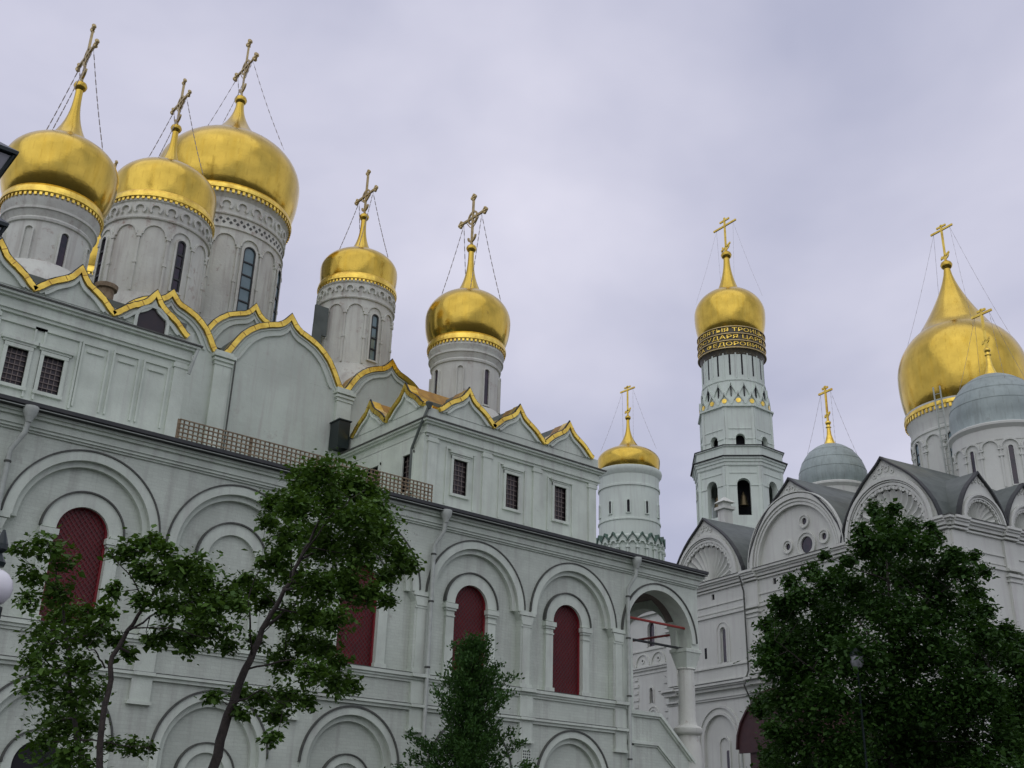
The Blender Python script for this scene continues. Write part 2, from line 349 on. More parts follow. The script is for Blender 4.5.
def slit(par, cx, cy, R, az, w_, z0, z1, m='glass', name='window', fr='drumstone', frw=.07, mull=0, mm='darkmetal', dp=.02):
    T = CYL(cx, cy, R, az); b = MB(T); b.plate([arch(0, w_/2, z1-w_/2, z0, 10)], dp, -.1); o = b.build(name, m, par)
    f = MB(T); f.ring(0, z1-w_/2, w_/2, w_/2+frw, -.05, .09, 14, T=T, leg=z1-w_/2-z0); f.box(-w_/2-frw, w_/2+frw, z0-.07, z0, -.05, .12); f.build('window_surround', fr, o)
    if mull:
        q = MB(T)
        q.ring(0, z1-w_/2, w_/2-.06, w_/2+.01, dp-.01, dp+.05, 12, T=T, leg=z1-w_/2-z0)
        for i in range(mull): z = z0+(z1-z0-w_*.25)*i/mull; q.box(-w_/2, w_/2, z-.035, z+.035, dp-.01, dp+.045)
        q.build('window_frame', mm, o)
    return o

# ---------------------------------------------------------------- ground
g = MB(); g.box(-600, 900, -700, 800, -.6, 0); o = g.build('ground', 'asphalt'); o['kind'] = 'structure'
g = MB(); g.box(1.0, 47, 24.5, 29.3, .0, .13); o = g.build('pavement', 'paving'); o['kind'] = 'structure'
g = MB(); g.box(-20, 30, 11, 21.5, .0, .08); o = g.build('lawn', 'lawn'); o['kind'] = 'structure'
g = MB(); g.box(-600, 900, -700, 800, -1.2, -.61); 

# ================================================================ CATHEDRAL (left)
CA = root('cathedral', 'grey-white cathedral with gold-edged gables, red arched windows and gilded onion domes, filling the left half', 'cathedral', (18, 37, 0), design_world=True)
ZT = 11.75
bays = [4.95, 9.5, 14.05, 18.6, 23.2, 27.8]
winx = {9.5: 9.58, 18.6: 18.60, 23.2: 23.12, 27.8: 27.65}
T0 = SF(30.0)
# front skin of the gallery with its arched recesses
b = MB(T0); holes = [arch(c, 1.88, 9.3, 6.62, 30, 2.04, 9.0) for c in bays]+[arch(c, 1.5, 3.67, .5, 24) for c in bays]
b.plate([rect(2.6, 30.36, 0, ZT)]+holes, 0, -.26)
b.build('gallery_wall', 'brickwhite', CA)
b = MB(T0)
tymp = []
for c in bays:
    if c in winx: x = winx[c]; tymp.append(arch(x, .73, 9.25, 6.64, 20))
b.plate([rect(2.6, 30.3, .01, ZT-.02)]+tymp, -.262, -.6); b.build('recessed_gallery_wall', 'brickwhite', CA)
b = MB(); b.box(2.62, 30.28, 30.9, 37.2, .02, 12.0); b.build('gallery_core', 'plaster', CA)
for c in bays:
    x = winx.get(c, c); zz = 9.2; r = .72 if c in winx else .78
    b = MB(T0); b.ring(c, 9.3, 1.88, 2.14, .0, .055, 40); b.ring(c, 9.3, 1.72, 1.88, -.26, -.10, 36); a = b.build('blind_arch', 'trimwhite', CA)
    f = MB(T0); f.ring(c, 9.3, 2.14, 2.185, -.0, .09, 40, .03, PI-.03); f.build('arch_flashing', 'flashing', a)
    b = MB(T0); b.ring(x, zz, r, 1.12, -.262, -.15, 30); a = b.build('window_arch', 'trimwhite', CA)
    f = MB(T0); f.ring(x, zz, 1.12, 1.165, -.262, -.09, 30, .02, PI-.02); f.build('arch_flashing', 'flashing', a)
    b = MB(T0); b.ring(c, 3.67, 1.5, 1.72, .0, .05, 36, leg=3.0); b.ring(c, 3.67, 1.32, 1.5, -.26, -.12, 30, leg=3.0); a = b.build('blind_arch', 'trimwhite', CA)
    f = MB(T0); f.ring(c, 3.67, 1.72, 1.775, 0, .09, 36, .02, PI-.02); f.build('arch_flashing', 'flashing', a)
    b = MB(T0); b.ring(c, 3.15, .62, .86, -.262, -.16, 24, leg=2.5); a = b.build('window_arch', 'trimwhite', CA)
    f = MB(T0); f.ring(c, 3.15, .86, .90, -.262, -.11, 24, .05, PI-.05); f.build('arch_flashing', 'flashing', a)
    if c in winx:
        b = MB(T0)
        b.plate([arch(x, .76, 9.24, 6.62, 20)], -.40, -.46); wn = b.build('window', 'red', CA)
        f = MB(T0); f.ring(x, 9.24, .67, .73, -.399, -.30, 24, leg=2.59); f.build('window_frame', 'redframe', wn)
        l = MB(T0); st = .17
        for sg in (1, -1):
            k = -12
            while k < 34:
                # diagonal bars clipped to the opening
                pts = []; off = k*st
                for i in range(41):
                    a_ = -.69+1.38*i/40; z = 6.64+off+sg*(a_)*1.15
                    top = 9.24+math.sqrt(max(0, .69**2-a_*a_))
                    if 6.64 <= z <= top: pts.append((a_, z))
                if len(pts) > 2:
                    (a0, z0), (a1, z1) = pts[0], pts[-1]
                    l.band([(x+a0, z0-.012), (x+a1, z1-.012)], [(x+a0, z0+.012), (x+a1, z1+.012)], -.34 if sg > 0 else -.358, -.356 if sg > 0 else -.374)
                k += 1
        l.build('window_grille', 'grille', wn)
        for sg in (-1, 1):
            b = MB(T0); e0, e1 = sorted((x+sg*.74, x+sg*1.08)); b.box(e0, e1, 6.64, 9.0, -.262, -.14)
            b.box(e0-.05, e1+.05, 8.92, 9.0, -.262, -.09); b.box(e0-.02, e1+.02, 8.72, 8.77, -.262, -.11); b.box(e0-.09, e1+.09, 9.0, 9.16, -.262, -.05); b.box(e0-.06, e1+.06, 6.64, 6.84, -.262, -.1)
            b.build('window_jamb', 'trimwhite', CA)
    elif c == 14.05:
        for sg in (-1, 1):
            b = MB(T0); e0, e1 = sorted((x+sg*.78, x+sg*1.08)); b.box(e0, e1, 6.64, 9.1, -.262, -.17); b.box(e0-.06, e1+.06, 9.1, 9.2, -.262, -.12)
            b.build('window_jamb', 'trimwhite', CA)
    if c == 9.5:
        b = MB(T0); b.plate([arch(c, .6, 3.15, .5, 16)], -.2, -.255); b.build('doorway', 'black', CA, label='dark arched doorway low behind the trees')
px = [7.22, 11.78, 16.32, 20.9, 25.5, 30.12]
for x in px:
    b = MB(T0)
    b.box(x-.36, x+.36, 9.18, 9.32, -.262, .09); b.plate([[(x-.30, 9.16), (x+.30, 9.16), (x+.22, 8.86), (x-.22, 8.86)]], .06, -.262)
    b.box(x-.25, x+.25, 8.78, 8.86, -.262, .035); b.box(x-.17, x+.17, 6.66, 8.78, -.262, .02); b.box(x-.27, x+.27, 6.64, 6.81, -.262, .05)
    b.box(x-.29, x+.29, 5.70, 6.37, -.01, .11); b.box(x-.29, x+.29, 4.92, 5.50, -.01, .11); b.box(x-.34, x+.34, 4.84, 4.93, -.01, .15)
    b.build('pilaster', 'trimwhite', CA)
b = MB(T0)
for z0, z1, d in ((6.53, 6.64, .17), (6.45, 6.53, .11), (6.37, 6.45, .06), (5.60, 5.68, .17), (5.50, 5.60, .10)):
    b.box(2.6, 30.36, z0, z1, -.01, d)
for x in px: b.box(x-.33, x+.33, 6.535, 6.645, .0, .24); b.box(x-.31, x+.31, 5.595, 5.685, .0, .22)
b.build('string_course', 'trimwhite', CA)
b = MB(T0)
for z0, z1, d in ((6.642, 6.66, .18), (5.684, 5.70, .18)): b.box(2.6, 30.36, z0, z1, -.01, d)
b.build('string_course_flashing', 'flashing', CA)
b = MB(T0); b.box(25.42, 25.82, 4.22, 4.66, .0, .03); v = b.build('vent', 'trimwhite', CA)
b = MB(T0)
for i in range(4):
    for j in range(4): b.box(25.455+i*.088, 25.51+i*.088, 4.26+j*.095, 4.32+j*.095, .02, .034)
b.build('vent_grating', 'flashing', v)
# cornice and eave
b = MB(T0)
for z0, z1, d in ((11.58, 11.64, .06), (11.64, 11.72, .12), (11.72, 11.93, .17), (11.93, 12.02, .26), (12.02, 12.1, .33)):
    b.box(2.3, 34.6+d, z0, z1, -.3, d)
b.build('cornice', 'trimwhite', CA)
b = MB(T0); b.box(2.1, 34.9, 12.1, 12.17, -.3, .50); b.box(2.1, 34.9, 12.17, 12.28, -.3, .56); b.build('eave', 'darkmetal', CA)
b = MB(T0); b.box(2.1, 34.86, 12.11, 12.125, .50, .54); b.build('eave_edge', 'pipe', CA)
b = MB(); k = b.P([(2.1, 29.5, 12.285), (21.0, 29.5, 12.285), (21.0, 31.4, 12.98), (2.1, 31.4, 12.98), (2.1, 37.3, 13.05), (21.0, 37.3, 13.05)]); b.f += [(k, k+1, k+2, k+3), (k+3, k+2, k+5, k+4)]
k = b.P([(21.0, 29.5, 12.285), (34.9, 29.5, 12.285), (34.9, 35.3, 12.285), (33, 32.3, 12.75), (21.0, 31.4, 12.7), (21, 37.3, 12.7), (30.3, 37.3, 12.7), (30.3, 35.3, 12.285)])
b.f += [(k, k+1, k+3, k+4), (k+1, k+2, k+3), (k+4, k+3, k+6, k+5), (k+3, k+2, k+7, k+6)]
b.build('gallery_roof', 'pipe', CA, recalc=False)
# downpipes with funnel heads
def downpipe(x):
    T = SF(30); b = MB()
    b.tube([T(x+.12, 11.85, .42), T(x+.1, 11.45, .40), T(x-.12, 10.95, .18), T(x-.12, 10.6, .17), T(x-.12, 0.4, .17), T(x-.12, .15, .4)], .075, 10)
    p = b.build('downpipe', 'pipe', CA, smooth=40)
    h = MB(); h.lathe(x+.12, 29.56, [(.08, 11.72), (.12, 11.85), (.19, 11.98), (.21, 12.14), (.20, 12.16)], 12); h.build('rainwater_head', 'pipe', p, smooth=50)
    for z in (10.6, 9.0, 6.85, 4.6, 2.4): c = MB(); c.lathe(x-.12, 29.83, [(.09, z), (.1, z+.03), (.09, z+.06)], 10); c.build('pipe_clamp', 'flashing', p)
for x in (7.33, 21.28, 30.62): downpipe(x)
# porch
b = MB(T0)
b.plate([[(30.36, 0), (30.9, 0), (30.9, 9.1), (30.54, 9.1)]+[(32.42+1.88*math.cos(PI-PI*i/28), 9.3+1.88*math.sin(PI-PI*i/28)) for i in range(29)]+[(34.3, 9.1), (34.75, 9.1), (34.75, 11.75), (30.36, 11.75)]], 0, -.7)
b.ring(32.42, 9.3, 1.88, 2.11, .0, .06, 36)
b.build('porch_arcade', 'trimwhite', CA); b = MB(T0); b.plate([[(30.36, 9.1), (30.54, 9.1)]+[(32.42+1.88*math.cos(PI-PI*i/28), 9.3+1.88*math.sin(PI-PI*i/28)) for i in range(29)]+[(34.3, 9.1), (34.7, 9.1), (34.9, 12), (30.36, 12)]], -5.0, -5.3); b.build('porch_rear_arcade', 'trimwhite', CA)
f = MB(T0); f.ring(32.42, 9.3, 2.11, 2.155, 0, .11, 36, .02, PI-.02); f.build('arch_flashing', 'flashing', CA)
TE = EF(34.75)
b = MB(TE); b.plate([[(30.7, 9.1), (30.95, 9.1)]+[(32.7+1.75*math.cos(PI-PI*i/24), 9.3+1.75*math.sin(PI-PI*i/24)) for i in range(25)]+[(34.45, 9.1), (35.3, 9.1), (35.3, 12.0), (30.7, 12.0)]], 0, -.6)
b.box(30.7, 30.9, 0, 0.01, 0, -.1); b.box(34.6, 35.3, 0, 9.1, 0, -.6); b.build('porch_side_arcade', 'trimwhite', CA)
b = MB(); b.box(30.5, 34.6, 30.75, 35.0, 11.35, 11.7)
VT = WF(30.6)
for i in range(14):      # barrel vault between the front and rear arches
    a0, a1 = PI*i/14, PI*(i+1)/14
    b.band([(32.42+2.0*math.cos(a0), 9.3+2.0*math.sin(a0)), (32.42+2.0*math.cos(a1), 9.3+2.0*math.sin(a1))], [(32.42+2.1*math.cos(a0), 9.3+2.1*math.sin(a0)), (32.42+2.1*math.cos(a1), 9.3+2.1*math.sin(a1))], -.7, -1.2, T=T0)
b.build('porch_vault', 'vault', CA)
cx, cy = 34.38, 30.40
def porch_column(cx, cy):
    b = MB(); b.lathe(cx, cy, [(.60, 0), (.60, 3.9), (.46, 4.05), (.50, 4.3), (.54, 4.8), (.48, 5.4), (.40, 5.7), (.40, 5.78), (.52, 5.82), (.58, 5.9), (.58, 6.04), (.48, 6.12), (.38, 6.16), (.33, 6.3), (.33, 7.0), (.325, 8.3), (.38, 8.34), (.36, 8.38)], 20)
    c = b.build('porch_column', 'drumstone', CA, smooth=45)
    q = MB(); q.lathe(cx, cy, [(.40, 8.36), (.42, 8.45), (.60, 8.96), (.65, 8.98), (.65, 9.10), (.60, 9.12)], 4, PI/4); q.build('capital', 'trimwhite', c)
    return c
porch_column(cx, cy); porch_column(34.6, 34.95)
for (p0, p1, m_) in (((30.6, 30.25, 9.95), (34.4, 30.25, 9.95), 'rod'), ((30.6, 30.4, 9.15), (34.4, 30.4, 9.15), 'darkmetal'), ((30.7, 34.9, 9.1), (34.5, 34.9, 9.1), 'rod'), ((34.7, 30.6, 9.9), (34.7, 34.8, 9.9), 'rod')):
    b = MB(); b.tube([p0, p1], .05, 6); b.build('tie_rod', m_, CA, label='thin iron tie rod across the porch arch')
# outside stair parapet
b = MB(T0)
st = [(30.5, 6.42), (32.3, 6.42), (34.15, 4.86), (37.6, 1.95)]
b.plate([[(30.5, 0), (37.6, 0), (37.6, 1.85), (34.15, 4.76), (32.3, 6.32), (30.5, 6.32)]], -.05, -.35); b.build('stair_parapet', 'brickwhite', CA)
b = MB(T0)
for off, th, d in ((.0, .14, .1), (-.14, .08, .03), (-1.08, .12, .06), (-1.2, .07, 0.0)):
    A = [(x, z+off) for x, z in st]; A[1] = (A[1][0]-(.15 if off < -1 else 0), A[1][1]); B = [(x, z-th) for x, z in A]; b.band(A, B, d, -.38 if off > -1 else -.05)
b.build('stair_coping', 'trimwhite', CA)
b = MB(T0); b.ring(32.0, 2.9, .95, 1.1, -.05, .03, 24); b.build('blind_arch', 'trimwhite', CA)

# lattice railing along the gallery roof
def railing(x0, x1, z0=12.3, z1=13.02, y=29.85):
    b = MB(SF(y)); n = int((x1-x0)/.155)
    for i in range(n+1): x = x0+(x1-x0)*i/n; w_ = .05 if i % 15 == 0 else .018; b.box(x-w_, x+w_, z0, z1, -.02, .02)
    r = b.build('lattice_railing', 'rust', CA)
    h = MB(SF(y))
    for i in range(6): z = z0+.05+(z1-z0-.06)*i/5; h.box(x0, x1, z-.02, z+.015, .021, .055)
    h.build('railing_rail', 'rust', r)
railing(11.68, 20.95)

# ---- chapels on the gallery
def framed_window(T, par, c, z0, z1, w_=.64, m='brownglass', wall='trimwhite'):
    b = MB(T); b.box(c-w_/2, c+w_/2, z0, z1, -.12, -.09); wn = b.build('window', m, par)
    f = MB(T)
    f.box(c-w_/2-.11, c-w_/2, z0-.05, z1+.1, -.1, .06); f.box(c+w_/2, c+w_/2+.11, z0-.05, z1+.1, -.1, .06); f.box(c-w_/2-.11, c+w_/2+.11, z1, z1+.11, -.1, .07); f.box(c-w_/2-.13, c+w_/2+.13, z0-.1, z0, -.1, .09)
    f.build('window_frame', wall, wn)
    q = MB(T)
    for i in range(1, 4): q.box(c-w_/2+w_*i/4-.012, c-w_/2+w_*i/4+.012, z0, z1, -.085, -.065)
    for i in range(1, 7): z = z0+(z1-z0)*i/7; q.box(c-w_/2, c+w_/2, z-.012, z+.012, -.063, -.045)
    q.build('window_grille', 'palegrille', wn)
def chapel(nm, x0, x1, y0, y1, zb, fin):
    b = MB(); T = SF(y0)
    b.plate([rect(x0, x1, zb, 15.52)]+[rect(c-w_/2, c+w_/2, a, z) for c, a, z, w_ in fin['win']], 0, -.14, T)
    b.box(x0, x1, y0+.16, y1, zb, 16.3)
    ws = [rect(c-w_/2, c+w_/2, a, z) for c, a, z, w_ in fin.get('wwin', [])]
    if ws: b.plate([rect(y0+.0, y1, zb, 15.52)]+ws, .14, .0, WF(x0))
    for c in fin['pil']: b.box(c-.2, c+.2, zb, 15.45, 0, .07, T); b.box(c-.25, c+.25, 15.2, 15.34, 0, .1, T)
    for c in fin['panel']:
        for (a0, a1, z0, z1) in ((c-.42, c-.36, 13.1, 15.1), (c+.36, c+.42, 13.1, 15.1), (c-.42, c+.42, 15.1, 15.17), (c-.25, c+.25, 14.86, 14.93)): b.box(a0, a1, z0, z1, 0, .05, T)
    for c, a, z, w_ in fin['win']:
        for (a0, a1, z0, z1, d) in ((c-.68, c-.62, 13.0, 15.12, .05), (c+.62, c+.68, 13.0, 15.12, .05), (c-.68, c+.68, 15.12, 15.19, .06), (c-.52, c+.52, z+.2, z+.3, .12), (c-.46, c+.46, z+.13, z+.2, .07)): b.box(a0, a1, z0, z1, 0, d, T)
    W = b.build('chapel_wall', 'trimwhite', CA)
    e = MB()
    for z0, z1, d in ((15.4, 15.5, .08), (15.5, 15.58, .14), (15.58, 15.84, .10), (15.84, 15.92, .2), (15.92, 16.0, .28)):
        e.box(x0-d, x1+d, y0-d, y1, z0, z1)
    e.build('entablature', 'trimwhite', CA)
    e = MB(); e.box(x0-.33, x1+.33, y0-.33, y1, 16.0, 16.045); e.build('cornice_flashing', 'flashing', CA)
    for c, a, z, w_ in fin['win']: framed_window(T, CA, c, a, z, w_)
    for c, a, z, w_ in fin.get('wwin', []): framed_window(WF(x0-.14), CA, c, a, z, w_)
    e = MB(); e.box(x0+.1, x1-.1, y0+.25, y1, 16.3, 16.9); e.build('chapel_roof', 'roofmetal', CA)
    return W
chapel('SW', 3.75, 12.2, 31.3, 37.35, 12.9, dict(win=[(7.2, 13.28, 14.40, .58), (8.22, 13.28, 14.40, .58), (5.2, 13.28, 14.4, .58)], pil=[6.3, 12.0, 3.95], panel=[9.35, 10.3, 11.25]))
SE = chapel('SE', 21.62, 30.2, 31.3, 39.5, 12.6, dict(win=[(23.17, 13.46, 14.80, .64), (25.7, 13.46, 14.82, .64), (28.2, 13.5, 14.88, .64)], pil=[21.85, 24.42, 26.95, 29.95], panel=[], wwin=[(32.25, 13.4, 14.85, .55), (34.6, 13.2, 14.9, .8)]))
for c in (6.08, 8.44, 10.82):
    gable(CA, SF(31.2), c, 16.2, 1.18, 1.06, OG, 0, roofback=3.0, tw=.16)
b = MB(SF(31.2)); b.plate([arch(10.82, .46, 16.40, 16.06, 14)], .012, -.05); wn = b.build('window', 'brownglass', CA, label='small dark arched window inside a gable')
f = MB(SF(31.2)); f.ring(10.82, 16.40, .46, .56, 0, .1, 16, leg=.35); f.build('window_frame', 'trimwhite', wn)
for c in (23.33, 25.88, 28.55): gable(CA, SF(31.2), c, 16.42, 1.31, 1.10, OG, 0, roofback=3.2, tw=.15, sidegold=.5)
b = MB(SF(31.2)); b.box(3.8, 12.25, 16.04, 16.5, -.3, -.02); b.build('gable_base', 'trimwhite', CA); b = MB(SF(31.2)); b.box(21.55, 30.25, 16.04, 16.5, -.3, -.02); b.box(31.4, 37.3, 16.04, 16.62, -.3, -.02, WF(21.52)); b.build('gable_base', 'trimwhite', CA)
for c in (32.75, 35.2): gable(CA, WF(21.52), c, 16.6, 1.22, 1.06, OG, 0, roofback=2.6, tw=.15, sidegold=2.1, tdep=.4)
b = MB(); b.tube([(12.45, 31.1, 16.1), (12.3, 31.05, 15.5), (12.25, 31.15, 15.05)], .06, 8); b.build('downpipe', 'pipe', CA)
b = MB(); b.tube([(21.5, 31.15, 16.5), (21.35, 31.3, 15.9), (21.4, 31.95, 15.0), (21.42, 31.95, 12.8)], .055, 8); b.lathe(21.5, 31.12, [(.06, 16.4), (.15, 16.6), (.14, 16.63)], 10); b.build('downpipe', 'roofmetal', CA)
b = MB(); b.box(20.9, 21.42, 36.55, 37.25, 16.15, 17.3); b.box(20.86, 21.46, 36.5, 37.28, 17.3, 17.35); b.build('roof_hatch', 'greenblack', CA)
b = MB(); b.lathe(9.9, 33.3, [(.27, 16.2), (.27, 18.0), (.36, 18.02), (.38, 18.16), (.30, 18.2)], 16); b.build('stove_pipe', 'rust', CA, smooth=40)

# ---- main cube with big keel gables
x0, x1, y0, y1 = 11.3, 25.7, 37.3, 52.5
b = MB(); b.box(x0, x1, y0, y1, 10.0, 18.798); b.build('main_wall', 'plaster', CA)
for x in (15.92, 21.38):
    b = MB(SF(37.3)); b.box(x-.34, x+.34, 12.6, 18.35, 0, .16); b.box(x-.38, x+.38, 18.35, 18.43, 0, .2); b.box(x-.42, x+.42, 18.5, 18.6, 0, .25); b.box(x-.46, x+.46, 18.66, 18.8, 0, .3); b.box(x-.38, x+.38, 18.4, 18.95, 0, .18)
    b.build('wall_pilaster', 'trimwhite', CA)
b = MB(); b.tube([(16.35, 37.05, 18.8), (16.35, 37.08, 12.9)], .035, 6); b.build('downpipe', 'flashing', CA)
gable(CA, SF(37.3), 18.6, 18.8, 2.62, 2.42, KG, 0, wall='plaster', roofback=3.5, tw=.2, inner=.82)
gable(CA, SF(37.3), 13.55, 18.8, 1.98, 1.75, KG, 0, wall='plaster', roofback=3.0, tw=.2, inner=.78)
gable(CA, SF(37.3), 23.62, 18.8, 2.15, 1.90, KG, 0, wall='plaster', roofback=3.0, tw=.2, inner=.82, sidegold=.5)
for c in (39.8, 44.9, 50.0): gable(CA, EF(25.75), c, 18.95, 2.3, 2.1, KG, 0, wall='plaster', roofback=3, tw=.2)
gable(CA, SF(39.0), 17.75, 19.9, 2.2, 2.15, KG, 0, wall='plaster', roofback=3, tw=.18, inner=.8)
b = MB(); b.lathe(18.4, 45, [(8.6, 18.9), (6.5, 20.0), (4.5, 22.0)], 4, PI/4); b.build('main_roof', 'roofmetal', CA)

# ---- drums, domes and crosses
def arcade(par, cx, cy, R, n, ph, z_ap, z_bot, m='drumstone', rr=.035, d=.06, skip=None):
    b = MB(); pit = 2*PI*R/n; T0_ = None
    for i in range(n):
        az = ph+2*PI*i/n; T = CYL(cx, cy, R, az); r = pit/2*.86
        b.ring(0, z_ap-r, r-.07, r, -.02, d, 14, T=T)
        T2 = CYL(cx, cy, R, az+PI/n); b.box(-.045, .045, z_bot, z_ap-r-.05, -.02, d, T2); b.box(-.09, .09, z_ap-r-.14, z_ap-r, -.02, d+.03, T2)
        zm = (z_bot+z_ap-r)/2; b.box(-.075, .075, zm-.06, zm+.06, -.02, d+.02, T2)
    b.build('blind_arcade', m, par)
def frieze(par, cx, cy, R, n, z0, z1, m='drumstone'):
    b = MB(); pit = 2*PI*R/n; r = pit/2*.84
    for i in range(n):
        T = CYL(cx, cy, R, 2*PI*i/n); b.ring(0, z1-r-.02, r*.62, r, -.02, .09, 12, T=T, a0=-.85, a1=PI+.85)
    b.lathe(cx, cy, [(R-.02, z0-.14), (R+.07, z0-.12), (R+.09, z0-.06), (R+.05, z0-.02), (R-.02, z0)], 48, cap=False)
    b.build('arcade_frieze', m, par)
def chapel_drum(cx, cy, zb, rb, R, zball, ztop, zbulb, rbulb, rf, zf, half, zbar, z_low, blanks, glass):
    b = MB(); b.lathe(cx, cy, [(R+.55, z_low-.9), (R+.12, z_low), (R+.08, z_low+.05), (R, z_low+.1), (R, zb-1.1), (R+.06, zb-1.08), (R+.08, zb-1.0), (R+.02, zb-.92), (R+.12, zb-.72), (R+.17, zb-.70), (R+.17, zb-.62), (R+.1, zb-.58), (R+.2, zb-.36), (rb-.06, zb-.3), (rb-.06, zb-.05)], 48)
    dr = b.build('drum', 'drumstone', CA, smooth=30)
    for a in glass: slit(dr, cx, cy, R, math.radians(a), .24, zb-2.95, zb-1.35, 'glass', frw=.05)
    for a in blanks: slit(dr, cx, cy, R, math.radians(a), .22, zb-2.9, zb-1.35, 'drumstone', name='blind_niche', frw=.04)
    dm = dome(CA, cx, cy, rb-.12, zb+.1, rbulb, zbulb, rf, zf, .13, zball, .23)
    goldband(dm, cx, cy, rb, zb); finial(dm, cx, cy, zball, .23); cross(CA, cx, cy, zball+.3, ztop, half, zbar, True, rbulb*.80, zbulb+(zf-zbulb)*.60)
chapel_drum(8.19, 35.0, 21.0, 1.64, 1.38, 26.10, 28.9, 22.55, 1.89, .78, 23.72, .60, 27.65, 18.4, (233, 143, 323), (278, 188, 8, 98))
chapel_drum(25.97, 35.0, 21.4, 1.70, 1.46, 26.35, 29.24, 22.75, 1.88, .60, 24.15, .60, 28.15, 18.3, (225, 135, 315), (270, 180, 0, 90))
def main_drum(cx, cy, R, rb, zb, rbulb, zbulb, rf, zf, zball, ztop, half, zbar, z_low, tw=0):
    b = MB(); b.lathe(cx, cy, [(R+.7, z_low-1.5), (R+.12, z_low-.1), (R+.1, z_low), (R, z_low+.05), (R, zb-.35), (R+.06, zb-.3), (rb-.06, zb-.2), (rb-.06, zb-.02)], 48); dr = b.build('drum', 'drumstone', CA, smooth=30)
    frieze(dr, cx, cy, R, 22, zb-1.0, zb-.42); arcade(dr, cx, cy, R, 12, math.radians(tw), zb-1.35, z_low+.1)
    for a in (270, 180, 0, 90): slit(dr, cx, cy, R, math.radians(a+tw), .36, zb-4.0, zb-1.75, 'teal' if cx > 20 else 'glass', frw=.08, mull=4)
    dm = dome(CA, cx, cy, rb-.12, zb+.1, rbulb, zbulb, rf, zf, .13, zball, .23)
    goldband(dm, cx, cy, rb, zb, 64); finial(dm, cx, cy, zball, .23)
    if ztop: cross(CA, cx, cy, zball+.3, ztop, half, zbar, True, rbulb*.80, zbulb+(zf-zbulb)*.60)
main_drum(13.52, 40, 2.10, 2.20, 25.1, 2.15, 26.2, .62, 27.6, 29.55, 32.2, .57, 31.1, 20.7, 8)
main_drum(23.17, 40, 1.74, 1.82, 25.15, 1.80, 26.15, .58, 27.2, 29.1, 31.8, .56, 30.5, 20.8)
b = MB(); b.box(20.75, 21.4, 39.3, 39.42, 22.1, 23.5); b.box(20.68, 21.1, 39.2, 39.3, 21.5, 22.5); b.build('open_shutter', 'roofmetal', CA)
main_drum(13.6, 48, 1.9, 1.98, 25.1, 2.0, 26.4, .45, 27.8, 29.4, 32.0, .57, 30.9, 20.8)
cx, cy, R, zb = 18.3, 45.2, 3.05, 29.45
b = MB(); b.lathe(cx, cy, [(R+1.0, 20.0), (R+.2, 22.4), (R+.2, 22.6), (R, 22.7), (R, zb-.5), (R+.06, zb-.42), (3.22, zb-.3), (3.22, zb-.02)], 64); dr = b.build('drum', 'drumstone', CA, smooth=30)
frieze(dr, cx, cy, R, 26, zb-1.28, zb-.55)
b = MB(); nn = 60
for i in range(nn):
    for j in range(2):
        T = CYL(cx, cy, R, 2*PI*(i+.5*j)/nn); z = zb-1.62-.17*j; b.plate([[(-.085, z), (0, z+.09), (.085, z), (0, z-.09)]], .015, -.02, T)
b.build('lozenge_band', 'flashing', dr)
b = MB(); b.lathe(cx, cy, [(R-.02, zb-2.12), (R+.07, zb-2.08), (R+.07, zb-2.02), (R-.02, zb-1.98)], 56, cap=False); b.build('drum_ring', 'drumstone', dr)
arcade(dr, cx, cy, R, 16, math.radians(5), zb-2.35, 22.9, d=.08)
for i in range(8): slit(dr, cx, cy, R, math.radians(275+45*i), .62, zb-6.2, zb-2.75, 'teal', frw=.12, mull=5)
dm = dome(CA, cx, cy, 3.15, zb+.12, 3.5, 31.45, 1.6, 33.75, .2, 36.35, .3, pw=1.9); goldband(dm, cx, cy, 3.3, zb, 84, drop=.15); finial(dm, cx, cy, 36.35, .31)
cross(CA, cx, cy, 36.75, 40.25, .74, 38.7, True, 2.85, 33.1)
# ================================================================ CHURCH WITH SHELL GABLES (right)
CH = root('church', 'white church with scallop-shell gables, grey-green domes and one large golden dome, behind the big tree', 'church', (49.66, 26.54, 0), math.radians(-10.5))
W = 'churchwhite'; TW = WF(0); TS = SF(0)
NE = 23.0; EE = 30.0
b = MB(); b.box(.12, EE, .12, NE, .0, 17.0)
# lower-storey and upper-storey faces with real openings
bw = [(17.4, 12.05, 14.15, .55), (3.6, 12.05, 14.15, .55)]
b.plate([rect(0, NE, 0, 17.0)]+[arch(c, w_/2, z1-w_/2, z0, 10) for c, z0, z1, w_ in bw]+[arch(c, 1.45, 7.6, .6, 20) for c in (18.1, 3.8)]+[rect(a-.14, a+.14, 15.95, 16.3) for a in (18.2, 12.6, 9.2, 6.2)], 0, -.118, TW)
b.plate([rect(.0, EE, 0, 17.0)]+[rect(c-.42, c+.42, 11.9, 14.6) for c in (5.55, 9.3, 13.0)], 0, -.118, TS)
b.build('wall', W, CH)
for c, z0, z1, w_ in bw:
    q = MB(TW); q.plate([arch(c, w_/2*.55, z1-w_*.45, z0, 10)], -.09, -.11); wn = q.build('window', 'glass', CH)
    q = MB(TW); q.ring(c, z1-w_/2, w_/2, w_/2+.1, -.1, .04, 14, leg=z1-w_/2-z0); q.ring(c, z1-w_/2, w_/2+.28, w_/2+.34, 0, .04, 14, leg=z1-w_/2-z0); q.build('window_frame', W, wn)
for a in (18.2, 12.6, 9.2, 6.2): q = MB(TW); q.box(a-.14, a+.14, 15.95, 16.3, -.1, -.112); q.build('vent_opening', 'black', CH)
q = MB(TW); q.box(19.0, 19.22, 12.45, 13.1, -.0, .006); q.build('slit_window', 'black', CH)
